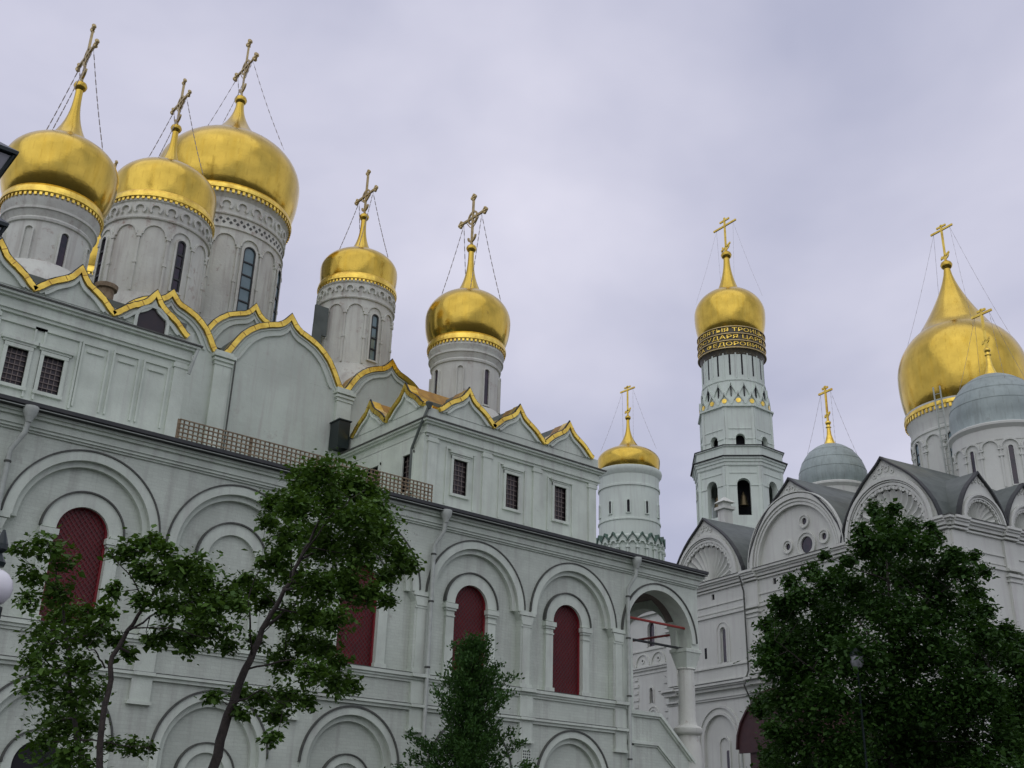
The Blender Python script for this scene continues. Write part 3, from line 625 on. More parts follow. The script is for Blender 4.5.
for c in (5.55, 9.3, 13.0):
    q = MB(TS); q.box(c-.42, c+.42, 11.9, 14.6, -.09, -.11); wn = q.build('window', 'pipe', CH)
    q = MB(TS)
    for (a0, a1, z0, z1) in ((c-.56, c-.42, 11.8, 14.7), (c+.42, c+.56, 11.8, 14.7), (c-.56, c+.56, 14.7, 14.84), (c-.62, c+.62, 11.6, 11.8), (c-1.0, c-.92, 11.3, 15.0), (c+.92, c+1.0, 11.3, 15.0), (c-1.0, c+1.0, 15.0, 15.1)): q.box(a0, a1, z0, z1, -.1, .07)
    q.build('window_frame', W, wn)
# blind arches on the lower storey
for c in (18.1, 3.8):
    q = MB(TW); q.ring(c, 7.6, 1.45, 1.62, 0, .06, 28, leg=7.0); q.ring(c, 7.6, 1.85, 2.0, 0, .08, 28, leg=7.0); q.ring(c-.3, 7.3, .42, .52, -.118, -.04, 20, leg=6); q.build('blind_arch', W, CH)
    q = MB(TW); q.plate([arch(c-.55, .12, 6.9, 3.5, 8)], -.09, -.115); q.build('window', 'glass', CH)
# horizontal mouldings on both faces
def mould(z0, z1, d, nm=None):
    q.box(0, NE+d, z0, z1, -.05, d, TW); q.box(-d, EE, z0, z1, -.05, d, TS)
q = MB()
for z0, z1, d in ((14.85, 14.98, .10), (15.1, 15.16, .05), (15.55, 15.62, .06), (16.45, 16.55, .12), (16.62, 16.80, .20), (16.80, 16.92, .30), (16.92, 17.06, .42)): mould(z0, z1, d)
q.build('upper_entablature', W, CH)
q = MB()
for z0, z1, d in ((11.78, 11.88, .10), (10.98, 11.04, .12), (10.72, 10.86, .45), (10.62, 10.72, .34), (10.45, 10.62, .22), (10.02, 10.10, .16), (9.9, 10.02, .1)): mould(z0, z1, d)
q.build('lower_entablature', W, CH)
q = MB(); mould(17.06, 17.09, .46); mould(10.86, 10.885, .47); q.build('cornice_flashing', 'flashing', CH)
for T, ps in ((TW, (.55, 7.0, 14.5, 22.4)), (TS, (.45, 4.2, 7.75, 11.25, 14.8))):
    for p in ps:
        w_ = .5 if T is TW else .42
        q = MB(T); q.box(p-w_, p+w_, .3, 9.85, 0, .16); q.box(p-w_, p+w_, 11.1, 14.75, -.0, .16)
        q.box(p-w_-.08, p+w_+.08, 14.3, 14.4, 0, .22); q.box(p-w_-.14, p+w_+.14, 14.55, 14.66, 0, .28); q.box(p-w_-.05, p+w_+.05, 15.0, 16.4, -.0, .14)
        for z0, z1, d in ((14.855, 14.985, .27), (16.46, 16.56, .30), (16.63, 16.81, .38), (16.81, 16.93, .46), (16.93, 17.062, .56), (10.73, 10.865, .6), (10.46, 10.63, .38), (10.03, 10.11, .3)): q.box(p-w_-.1, p+w_+.1, z0, z1, -.02, d)
        q.build('pilaster', W, CH)
# gables: scallop shells and the rose gable
def shell(par, T, c, z0, R, fl=15, dep=.34):
    b = MB(T); nph, nr = fl*10, 7; k = len(b.v)
    for i in range(nph+1):
        ph = PI*i/nph; rb_ = abs(math.sin(fl*ph)); R_ = R*(.93+.07*rb_)
        for j in range(nr+1):
            q = .04+.96*j/nr; rr = R_*q
            d = -dep*math.sqrt(max(0, 1-q*q*.97)) - .02 + (-.30*rb_*q*(1.15-q)) + .05
            b.v.append(T(c+rr*math.cos(ph), z0+rr*math.sin(ph), d))
    for i in range(nph):
        for j in range(nr): o = k+i*(nr+1)+j; b.f.append((o, o+1, o+nr+2, o+nr+1))
    s_ = b.build('scallop_shell', W, par, recalc=False, smooth=32)
    q = MB(T)
    for i in range(fl):
        ph = PI*(i+.5)/fl; q.ring(c+R*1.01*math.cos(ph), z0+R*1.01*math.sin(ph), R*.035, R*.095, -.1, .07, 12, a0=ph-PI*.62, a1=ph+PI*.62)
        x, z = c+R*.93*math.cos(PI*i/fl), z0+R*.93*math.sin(PI*i/fl)
    q.build('shell_rim', W, par)
def keelgable(T, c, hw, h, r0, kind, back=7, sc_=1.0):
    z0 = 17.07; L = prof(RG, c, z0, hw, h, 16); b = MB(T)
    hole = [(c+r0*math.cos(PI*i/28), z0+.02+r0*math.sin(PI*i/28)) for i in range(29)]
    b.plate([L[::-1]+[(c-hw, z0-.3), (c+hw, z0-.3)], hole], .0, -.5)
    rings = {'shell': ((r0+.05, r0+.14, .05), (r0+.2, r0+.34, .10), (r0+.38, r0+.44, .14), (r0+.48, r0+.66, .2)), 'rose': ((r0-.0, r0+.12, .03), (r0+.2, r0+.32, .07), (r0+.40, r0+.66, .13), (r0+.72, r0+.78, .17))}[kind]
    for a0, a1, d in rings:
        a0, a1 = r0+(a0-r0)*sc_, r0+(a1-r0)*sc_
        if a1 < hw: b.ring(c, z0, a0, a1, -.02, d, 32)
    g = b.build('gable', W, CH)
    s_ = MB(T)   # carved scroll under the tip
    zt = z0+h-.62*sc_
    for sg in (-1, 1): s_.ring(c+sg*.24*sc_, zt, .10*sc_, .17*sc_, .0, .05, 12, 0, 2*PI); s_.ring(c+sg*.6*sc_, zt-.22*sc_, .06*sc_, .12*sc_, .0, .05, 10, 0, 2*PI)
    s_.ring(c, zt+.16*sc_, .06, .11*sc_, 0, .05, 10, 0, 2*PI); s_.build('carved_scroll', W, g)
    e = MB(T); e.band(L, offs(L, .09), .16, -.12); e.build('gable_edge', 'darkmetal', g)
    r = MB(T); r.band(offs(L, .03), offs(L, .08), -.122, -back); r.build('gable_roof', 'roofmetal', g)
    if kind == 'shell': shell(g, T, c, z0+.02, r0, 15 if sc_ == 1 else 11)
    return g
keelgable(TW, 18.75, 3.55, 4.15, 2.4, 'shell', 8)
keelgable(TW, 3.75, 3.3, 4.05, 2.3, 'shell', 8)
G = keelgable(TW, 10.75, 3.95, 4.75, 3.15, 'rose', 8)
b = MB(TW); oc = [(9.95, 17.72+.05, .48, .74), (10.0, 19.15, .2, .40), (11.45, 17.95, .2, .40), (8.55, 17.95, .2, .40)]
b.plate([[(10.75+3.3*math.cos(PI*i/24), 17.0+3.3*math.sin(PI*i/24)) for i in range(25)]]+[[(c+r*math.cos(2*PI*i/20), z+r*math.sin(2*PI*i/20)) for i in range(20)] for c, z, r, R_ in oc], -.2, -.49); b.build('tympanum', W, G)
for c, z, r, R_ in oc:
    q = MB(TW); q.ring(c, z, r, R_, -.2, -.14, 24, 0, 2*PI); q.ring(c, z, R_-.07, R_, -.14, -.08, 24, 0, 2*PI); q.build('oculus_surround', W, G)
for c, z, r, R_ in oc: q = MB(TW); q.plate([[(c+(r+.03)*math.cos(2*PI*i/20), z+(r+.03)*math.sin(2*PI*i/20)) for i in range(20)]], -.24, -.27); q.build('oculus_glass', 'glass', G)
for c in (2.5, 6.0, 9.5, 13.0): keelgable(TS, c, 1.74, 2.65, 1.15, 'shell', 3.5, .62)
b = MB(); b.lathe(12.5, 11.5, [(13.5, 17.1), (10.5, 18.9), (5, 21.0)], 4, PI/4); b.box(1.2, 22, 1.2, 22, 17.0, 18.3); b.build('roof', 'roofmetal', CH)
# drums and domes
def church_drum(cx, cy, R, rc, zc, z_low, n, rd, zd, ztopd, zball, ztop, half, zbar, vis=True):
    b = MB(); b.lathe(cx, cy, [(R+.5, z_low-2), (R, z_low), (R, zc-1.15), (R+.04, zc-1.1), (R+.02, zc-.6), (rc-.18, zc-.4), (rc, zc-.2), (rc, zc-.08), (rc-.12, zc)], 48); dr = b.build('drum', W, CH, smooth=30)
    b = MB(); pit = 2*PI*R/(2*n)
    for i in range(2*n):
        T = CYL(cx, cy, R, 2*PI*i/(2*n)); b.ring(0, zc-1.05-pit*.5, pit*.40, pit*.5, -.02, .09, 12, T=T)
        T2 = CYL(cx, cy, R, 2*PI*(i+.5)/(2*n))
        for z in (zc-1.65, zc-2.05): b.box(-.14, .14, z-.05, z+.05, -.02, .09, T2)
        b.box(-.05, .05, z_low, zc-1.5, -.02, .06, T2)
    b.build('blind_arcade', W, dr)
    for i in range(n): slit(dr, cx, cy, R, 2*PI*i/n, .26, z_low+.1, zc-1.5, 'glass', fr=W, frw=.05)
    P = [(rc-.14, zc), (rd*.97, zc+.15)]+[(rd*math.cos(a), zd+(ztopd-zd)*math.sin(a)) for a in [PI/2*i/16*.96 for i in range(17)]]
    b = MB(); b.lathe(cx, cy, P, 48); dm = b.build('dome', 'silver', CH, smooth=50); dome_uv(dm, P, 48)
    b = MB()
    for z_, r_ in ((zd+.25*(ztopd-zd), rd*.9682), (zd+.5*(ztopd-zd), rd*.866), (zd+.75*(ztopd-zd), rd*.661)): b.lathe(cx, cy, [(r_-.05, z_-.03), (r_+.02, z_-.02), (r_+.005, z_+.03), (r_-.05, z_+.03)], 48, cap=False)
    b.build('dome_seam', 'silver', dm)
    b = MB(); b.lathe(cx, cy, [(.42, ztopd-.05), (.3, ztopd+.25), (.17, ztopd+.7), (.13, zball-.25), (.2, zball-.2), (.13, zball-.1), (.13, zball-.02)], 16); b.build('spire', 'goldtrim', dm, smooth=50)
    finial(dm, cx, cy, zball, .2, 'goldtrim'); cross(CH, cx, cy, zball+.3, ztop, half, zbar, False, rd*.9, zd+.8, m='goldtrim')
church_drum(10.2, 3.8, 2.70, 2.88, 24.5, 20.6, 8, 2.70, 25.3, 28.35, 29.9, 32.85, .5, 32.5)
church_drum(10.0, 17, 2.15, 2.36, 24.6, 19.6, 8, 2.33, 25.0, 27.85, 29.3, 32.26, .45, 31.8)
cx, cy, R, zc = 16.3, 10.4, 3.78, 29.3
b = MB(); b.lathe(cx, cy, [(R+.6, 20.0), (R, 21.5), (R, zc-2.0), (R+.08, zc-1.95), (R+.08, zc-1.8), (R, zc-1.75), (R+.02, zc-1.2), (R+.2, zc-.8), (R+.3, zc-.3), (R+.3, zc-.05)], 56); dr = b.build('drum', W, CH, smooth=30)
b = MB(); n = 16; pit = 2*PI*R/n
for i in range(n):
    T = CYL(cx, cy, R, 2*PI*i/n); b.ring(0, zc-2.1-pit*.5, pit*.40, pit*.49, -.02, .12, 14, T=T)
    T2 = CYL(cx, cy, R, 2*PI*(i+.5)/n)
    for z in (zc-2.75, zc-3.2): b.box(-.22, .22, z-.07, z+.07, -.02, .14, T2); b.box(-.15, .15, z-.2, z-.12, -.02, .1, T2)
    b.box(-.08, .08, 21.5, zc-2.6, -.02, .08, T2)
b.build('blind_arcade', W, dr)
for i in range(8): slit(dr, cx, cy, R, 2*PI*i/8+.35, .5, 22.4, zc-2.35, 'teal', fr=W, frw=.08, mull=7)
dm = dome(CH, cx, cy, 3.85, zc, 4.22, 32.0, 2.55, 35.3, .22, 40.5, .36, pw=1.45); goldband(dm, cx, cy, 4.1, 29.0, 76, drop=.25); finial(dm, cx, cy, 40.5, .4)
cross(CH, cx, cy, 41.0, 44.14, .66, 43.72, False, 4.0, 33.0, m='goldtrim')
# ladder against the golden dome's drum
b = MB()
for s_ in (-.2, .2):
    T = CYL(cx, cy, R+.35, math.radians(180)+.28); p = [T(s_, 20.8, .0), T(s_, 29.9, .45)]; b.tube(p, .05, 6)
for i in range(22): z = 21+i*.4; d = .45*(z-20.8)/9.1; b.tube([T(-.2, z, d), T(.2, z, d)], .025, 5)
b.build('ladder', 'pipe', CH)
b = MB(TW); b.tube([TW(14.95, 16.8, .6), TW(14.98, 15.9, .3), TW(14.98, 11.3, .26), TW(14.9, 10.4, .7), TW(14.98, 9.6, .2), TW(14.98, .3, .2)], .055, 6); b.build('downpipe', 'flashing', CH)
b = MB(); b.box(2.65, 3.35, 19.85, 20.55, 18.5, 22.7); b.box(2.5, 3.5, 19.7, 20.7, 22.7, 22.9); b.box(2.7, 3.3, 19.9, 20.5, 22.9, 23.2); b.lathe(3.0, 20.2, [(.72, 23.2), (.1, 23.6)], 4, PI/4); b.build('chimney', W, CH)
# barrel canopy over the west portal
b = MB()
for i in range(12):
    a0, a1 = PI*i/12*.999, PI*(i+1)/12*.999
    b.band([(8.75+2.95*math.cos(a0), 6.5+2.6*math.sin(a0)), (8.75+2.95*math.cos(a1), 6.5+2.6*math.sin(a1))], [(8.75+3.05*math.cos(a0), 6.5+2.7*math.sin(a0)), (8.75+3.05*math.cos(a1), 6.5+2.7*math.sin(a1))], .1, 4.2, T=TW)
b.plate([arch(8.75, 2.9, 6.5, 6.3, 20)], 4.0, 4.1, TW); cn = b.build('portal_canopy', 'canopy', CH, label='dark red barrel canopy over the portal')
b = MB(TW); b.box(6.0, 6.7, 0, 6.3, 3.3, 4.0); b.box(10.2, 10.9, 0, 6.3, 3.3, 4.0); b.build('canopy_pier', 'canopy', cn)
b = MB(TW); b.tube([TW(11.5, 6.3, 4.05), TW(11.5, .2, 4.05)], .05, 6); b.build('canopy_post', 'pipe', cn)

# ---- low annex between the church and the porch
AN = root('annex', 'low white annex with small arched windows, seen through the open porch arch', 'annex', (49.66, 26.54, 0), math.radians(-10.5))
TA = WF(1.5); aw = [(26.75, 14.35, 16.0, .80), (26.88, 10.6, 11.6, .36), (31.5, 14.35, 16.0, .8), (31.6, 10.6, 11.6, .36)]
b = MB(); b.box(1.7, 14, 23.05, 41, 0, 16.8); b.plate([rect(23.05, 41, 0, 16.8)]+[arch(c, w_/2, z1-w_/2, z0, 12) for c, z0, z1, w_ in aw], 0, -.19, TA); b.build('wall', W, AN)
for c, z0, z1, w_ in aw:
    q = MB(TA); q.plate([arch(c, w_/2, z1-w_/2, z0, 12)], -.14, -.18); wn = q.build('window', 'glass', AN)
    q = MB(TA); q.ring(c, z1-w_/2, w_/2, w_/2+.12, -.05, .05, 14, leg=z1-w_/2-z0); q.build('window_frame', W, wn)
q = MB(TA)
for z0, z1, d in ((12.95, 13.05, .2), (12.8, 12.95, .12), (12.55, 12.65, .06), (16.5, 16.8, .2), (14.1, 14.2, .08)): q.box(23.05, 41, z0, z1, -.02, d)
for c in (24.2, 26.0, 27.8, 29.6, 31.4): q.ring(c, 13.15, .72, .82, 0, .08, 18); q.ring(c, 13.48, .09, .2, 0, .05, 14, 0, 2*PI)
q.ring(26.7, 9.7, .42, .52, 0, .06, 16, leg=2); q.ring(26.7, 9.7, .62, .7, 0, .06, 16, leg=2)
for c in (25.1, 28.6, 31.0):
    for i in range(9): z = 8.6+i*.45; q.box(c-(.3 if i % 2 else .2), c+(.3 if i % 2 else .2), z, z+.22, 0, .07)
q.build('moulding', W, AN)
q = MB(TA)
for c in (24.2, 26.0, 27.8, 29.6, 31.4): q.plate([[(c+.085*math.cos(2*PI*i/10), 13.48+.085*math.sin(2*PI*i/10)) for i in range(10)]], .004, -.01)
q.build('round_opening', 'black', AN)
q = MB(); q.box(1.2, 14.2, 23.06, 41.2, 16.8, 17.0); q.build('roof', 'roofmetal', AN)

# ================================================================ TALL BELL TOWER
TW_ = 'towerwhite'
BT = root('bell_tower', 'tall slender white bell tower with gold lettering bands under its golden dome', 'bell tower', (89.3, 70.7, 0))
def octo(ap, z0, z1, holes, th, nm, openr=None):
    b = MB(); half = ap*math.tan(PI/8)
    for i in range(8):
        T = FACE(0, 0, ap, i*PI/4); hs = [arch(0, w_/2, a1-w_/2, a0, 12) for (a0, a1, w_) in holes]
        b.plate([rect(-half, half, z0, z1)]+hs, 0, -th, T)
        for (a0, a1, w_) in holes:
            b.ring(0, a1-w_/2, w_/2, w_/2+.14, -.02, .07, 14, T=T, leg=0); b.box(-half, -w_/2-.0, a1-w_/2-.1, a1-w_/2, 0, .08, T); b.box(w_/2, half, a1-w_/2-.1, a1-w_/2, 0, .08, T)
            b.box(-.95*half*.8, .95*half*.8, a1+.55, a1+.62, 0, .07, T); 
        b.box(-half, -half*.82, z0, z1, 0, .06, T); b.box(half*.82, half, z0, z1, 0, .06, T)
    return b.build(nm, TW_, BT)
def ol(b, prof_): b.lathe(0, 0, [(r/math.cos(PI/8), z) for r, z in prof_], 8, PI/8)
b = MB(); ol(b, [(4.9, 0), (4.9, 29), (4.45, 29.4), (4.45, 31.85)]); b.build('tower_base', TW_, BT)
_P = MB.build
MB.build = lambda s, *a, **k: (s.v.__setitem__(slice(None), [(x, y, z-1.15) for x, y, z in s.v]), _P(s, *a, **k))[1]
octo(4.35, 33, 39.3, [(34.0, 37.9, 1.35)], .6, 'bell_tier')
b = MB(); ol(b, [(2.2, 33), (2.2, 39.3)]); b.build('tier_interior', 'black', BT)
for i in (4, 5, 6):
    a = i*PI/4; b = MB(); b.lathe(3.5*math.cos(a), 3.5*math.sin(a), [(.5, 35.2), (.44, 35.35), (.34, 35.8), (.30, 36.2), (.16, 36.4), (.05, 36.7)], 16); b.build('bell', 'bell', BT, smooth=40)
b = MB(); ol(b, [(4.4, 39.2), (4.5, 39.3), (4.5, 39.6), (4.62, 39.65), (4.62, 39.9), (4.75, 39.95), (4.75, 40.15), (4.45, 40.2), (4.45, 41.25), (4.6, 41.3), (4.6, 41.4), (4.0, 41.5)]); b.build('balcony_parapet', TW_, BT)
b = MB(); ol(b, [(4.3, 40.16), (4.95, 40.17), (4.95, 40.23), (4.3, 40.24)]); ol(b, [(4.3, 41.40), (4.7, 41.41), (4.7, 41.47), (4.3, 41.48)]); b.build('ledge_flashing', 'darkmetal', BT)
octo(3.68, 41.4, 46.05, [(41.7, 43.0, .95)], .5, 'upper_tier')
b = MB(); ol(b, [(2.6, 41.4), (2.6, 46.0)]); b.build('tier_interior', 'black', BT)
b = MB(); ol(b, [(3.6, 46.0), (3.92, 46.05), (3.92, 46.2), (3.7, 46.25)]); b.lathe(0, 0, [(3.7, 46.2), (3.78, 46.6), (3.5, 47.6), (3.4, 49.2), (3.48, 49.25), (3.48, 49.4), (3.36, 49.45), (3.36, 53.0)], 48); dr = b.build('tower_drum', TW_, BT, smooth=30)
b = MB(); g_ = MB(); s_ = MB(); n = 16
for i in range(n):
    az = 2*PI*i/n; T = CYL(0, 0, 3.72, az); hw = PI*3.72/n
    L = prof(OG, 0, 46.35, hw*.95, 1.35, 6); b.band(L, offs(L, .12), -.25, .12, T=T)
    T3 = CYL(0, 0, 3.52, az+PI/n); L = prof(OG, 0, 47.35, hw*.88, 1.6, 6); b.band(L, offs(L, .1), -.2, .1, T=T3)
    g_.ring(0, 46.75, .001, .26, -.0, .1, 12, 0, 2*PI, T=T)
    w_ = MB(CYL(0, 0, 3.62, az+PI/n)); w_.plate([[(-.05, 47.3), (.05, 47.3), (.05, 48.5), (-.05, 48.5)]], .02, -.3); w_.build('band_recess', 'black', dr)
    q = CYL(0, 0, 3.36, az+PI/n); w_ = MB(q); w_.box(-.09, .09, 49.9, 52.3, -.1, .012); w_.build('slit_window', 'black', dr)
    q = CYL(0, 0, 3.36, az); b.box(-.07, .07, 49.5, 52.6, -.05, .05, q)
    L = [(-.3, 52.45), (0, 52.75), (.3, 52.45)]; b.band(L, offs(L, .06), -.05, .05, T=CYL(0, 0, 3.36, az+PI/n))
b.build('kokoshnik_band', TW_, dr); g_.build('gold_medallion', 'goldtrim', dr); b = MB(); b.lathe(0, 0, [(3.36, 52.3), (3.5, 52.8), (3.64, 53.0), (3.64, 55.5), (3.5, 55.6)], 56); ib = b.build('inscription_band', 'bandbrown', BT, smooth=30)
b = MB()
for z in (52.98, 53.82, 54.66, 55.5): b.lathe(0, 0, [(3.63, z-.07), (3.78, z-.05), (3.78, z+.05), (3.63, z+.07)], 56, cap=False)
b.build('band_moulding', 'crossgold', ib)
rows = ('ИЗВОЛЕНИЕМ СВЯТЫЯ ТРОИЦЫ ПОВЕЛЕНИЕМ', 'ВЕЛИКОГО ГОСУДАРЯ ЦАРЯ И ВЕЛИКОГО', 'КНЯЗЯ БОРИСА ФЕДОРОВИЧА ВСЕЯ РУСИИ')
for k, txt in enumerate(rows):
    cu = bpy.data.curves.new('letters', 'FONT'); cu.body = txt; cu.size = 1.0; cu.extrude = 0; cu.resolution_u = 2
    ob = bpy.data.objects.new('letters', cu); COL.objects.link(ob); dg = bpy.context.evaluated_depsgraph_get(); me = bpy.data.meshes.new_from_object(ob.evaluated_get(dg))
    bpy.data.objects.remove(ob)
    xs = [v.co.x for v in me.vertices]
    if xs:
        ys = [v.co.y for v in me.vertices]
        wd = max(xs)-min(xs); circ = 2*PI*3.68; sc_ = circ*.985/wd; zc_ = 55.08-.84*k; yh = max(ys)-min(ys)
        bm = bmesh.new(); bm.from_mesh(me)
        for v in bm.verts:
            a = PI*1.22+(v.co.x-min(xs)-wd/2)*sc_/3.68; v.co = Vector((3.67*math.cos(a), 3.67*math.sin(a), zc_-1.15-.27+(v.co.y-min(ys))/yh*.54))
        r = bmesh.ops.extrude_face_region(bm, geom=list(bm.faces))
        for v in [e_ for e_ in r['geom'] if isinstance(e_, bmesh.types.BMVert)]: v.co.x *= 1.012; v.co.y *= 1.012
        bm.to_mesh(me); bm.free(); me.materials.clear(); me.materials.append(M['goldtrim']); me.name = 'gilded_lettering'
        ob = bpy.data.objects.new('gilded_lettering', me); COL.objects.link(ob); ob.parent = ib
MB.build = _P
dm = dome(BT, 0, 0, 3.42, 54.4, 3.95, 57.3, 1.3, 60.4, .35, 64.8, .6, pw=1.9); finial(dm, 0, 0, 64.8, .6)
cross(BT, 0, 0, 65.6, 70.3, 1.25, 69.2, False, 3.8, 59.4, m='goldtrim', yaw=-.1)

# ================================================================ BELFRY BEHIND
BF = root('belfry', 'round white belfry drum with green-tipped columns and a small golden dome, far behind the gallery', 'belfry', (66.1, 64.35, 0))
b = MB(); b.box(-9, 4.2, -2.9, 9, 0, 20.5); b.build('wall', TW_, BF)
b = MB(); b.box(-9.2, 4.4, -3.1, 9.2, 20.5, 20.8); b.build('roof', 'roofmetal', BF)
b = MB(); b.lathe(0, 0, [(2.75, 20.7), (2.75, 25.6), (2.62, 25.8), (2.62, 27.0), (2.70, 27.02), (2.70, 27.15), (2.60, 27.2), (2.60, 30.0), (2.70, 30.03), (2.70, 30.2), (2.60, 30.25), (2.62, 31.1), (2.85, 31.4), (2.9, 31.65), (2.85, 31.8)], 48); dr = b.build('drum', TW_, BF, smooth=30)
b = MB(); g_ = MB(); n = 22
for i in range(n):
    az = 2*PI*i/n; T = CYL(0, 0, 2.75, az); hw = PI*2.75/n
    b.ring(0, 24.9, hw*.5, hw*.8, -.05, .22, 10, T=T); T2 = CYL(0, 0, 2.75, az+PI/n)
    b.tube([T2(0, 20.8, .12), T2(0, 24.8, .12)], .09, 7); b.box(-.15, .15, 24.5, 24.65, 0, .3, T2); b.box(-.15, .15, 23.0, 23.15, 0, .27, T2); b.box(-.15, .15, 21.5, 21.65, 0, .27, T2)
    L = prof(OG, 0, 25.15, hw*.95, .62, 6); b.plate([L], .18, -.1, T)
    g_.band(L, offs(L, .08), .3, -.25, T=T)
    if i % 2 == 0:
        pass
b.build('column_arcade', TW_, dr); g_.build('gable_trim', 'copper', dr)
for i in range(10): slit(dr, 0, 0, 2.6, 2*PI*i/10+.12, .22, 27.6, 28.7, 'black', fr=TW_, frw=.1); 
dm = dome(BF, 0, 0, 2.5, 31.75, 2.75, 32.85, 1.15, 34.1, .14, 36.9, .24); finial(dm, 0, 0, 36.9, .26)
cross(BF, 0, 0, 37.25, 40.2, .62, 39.8, False, 2.5, 34.0, m='goldtrim')
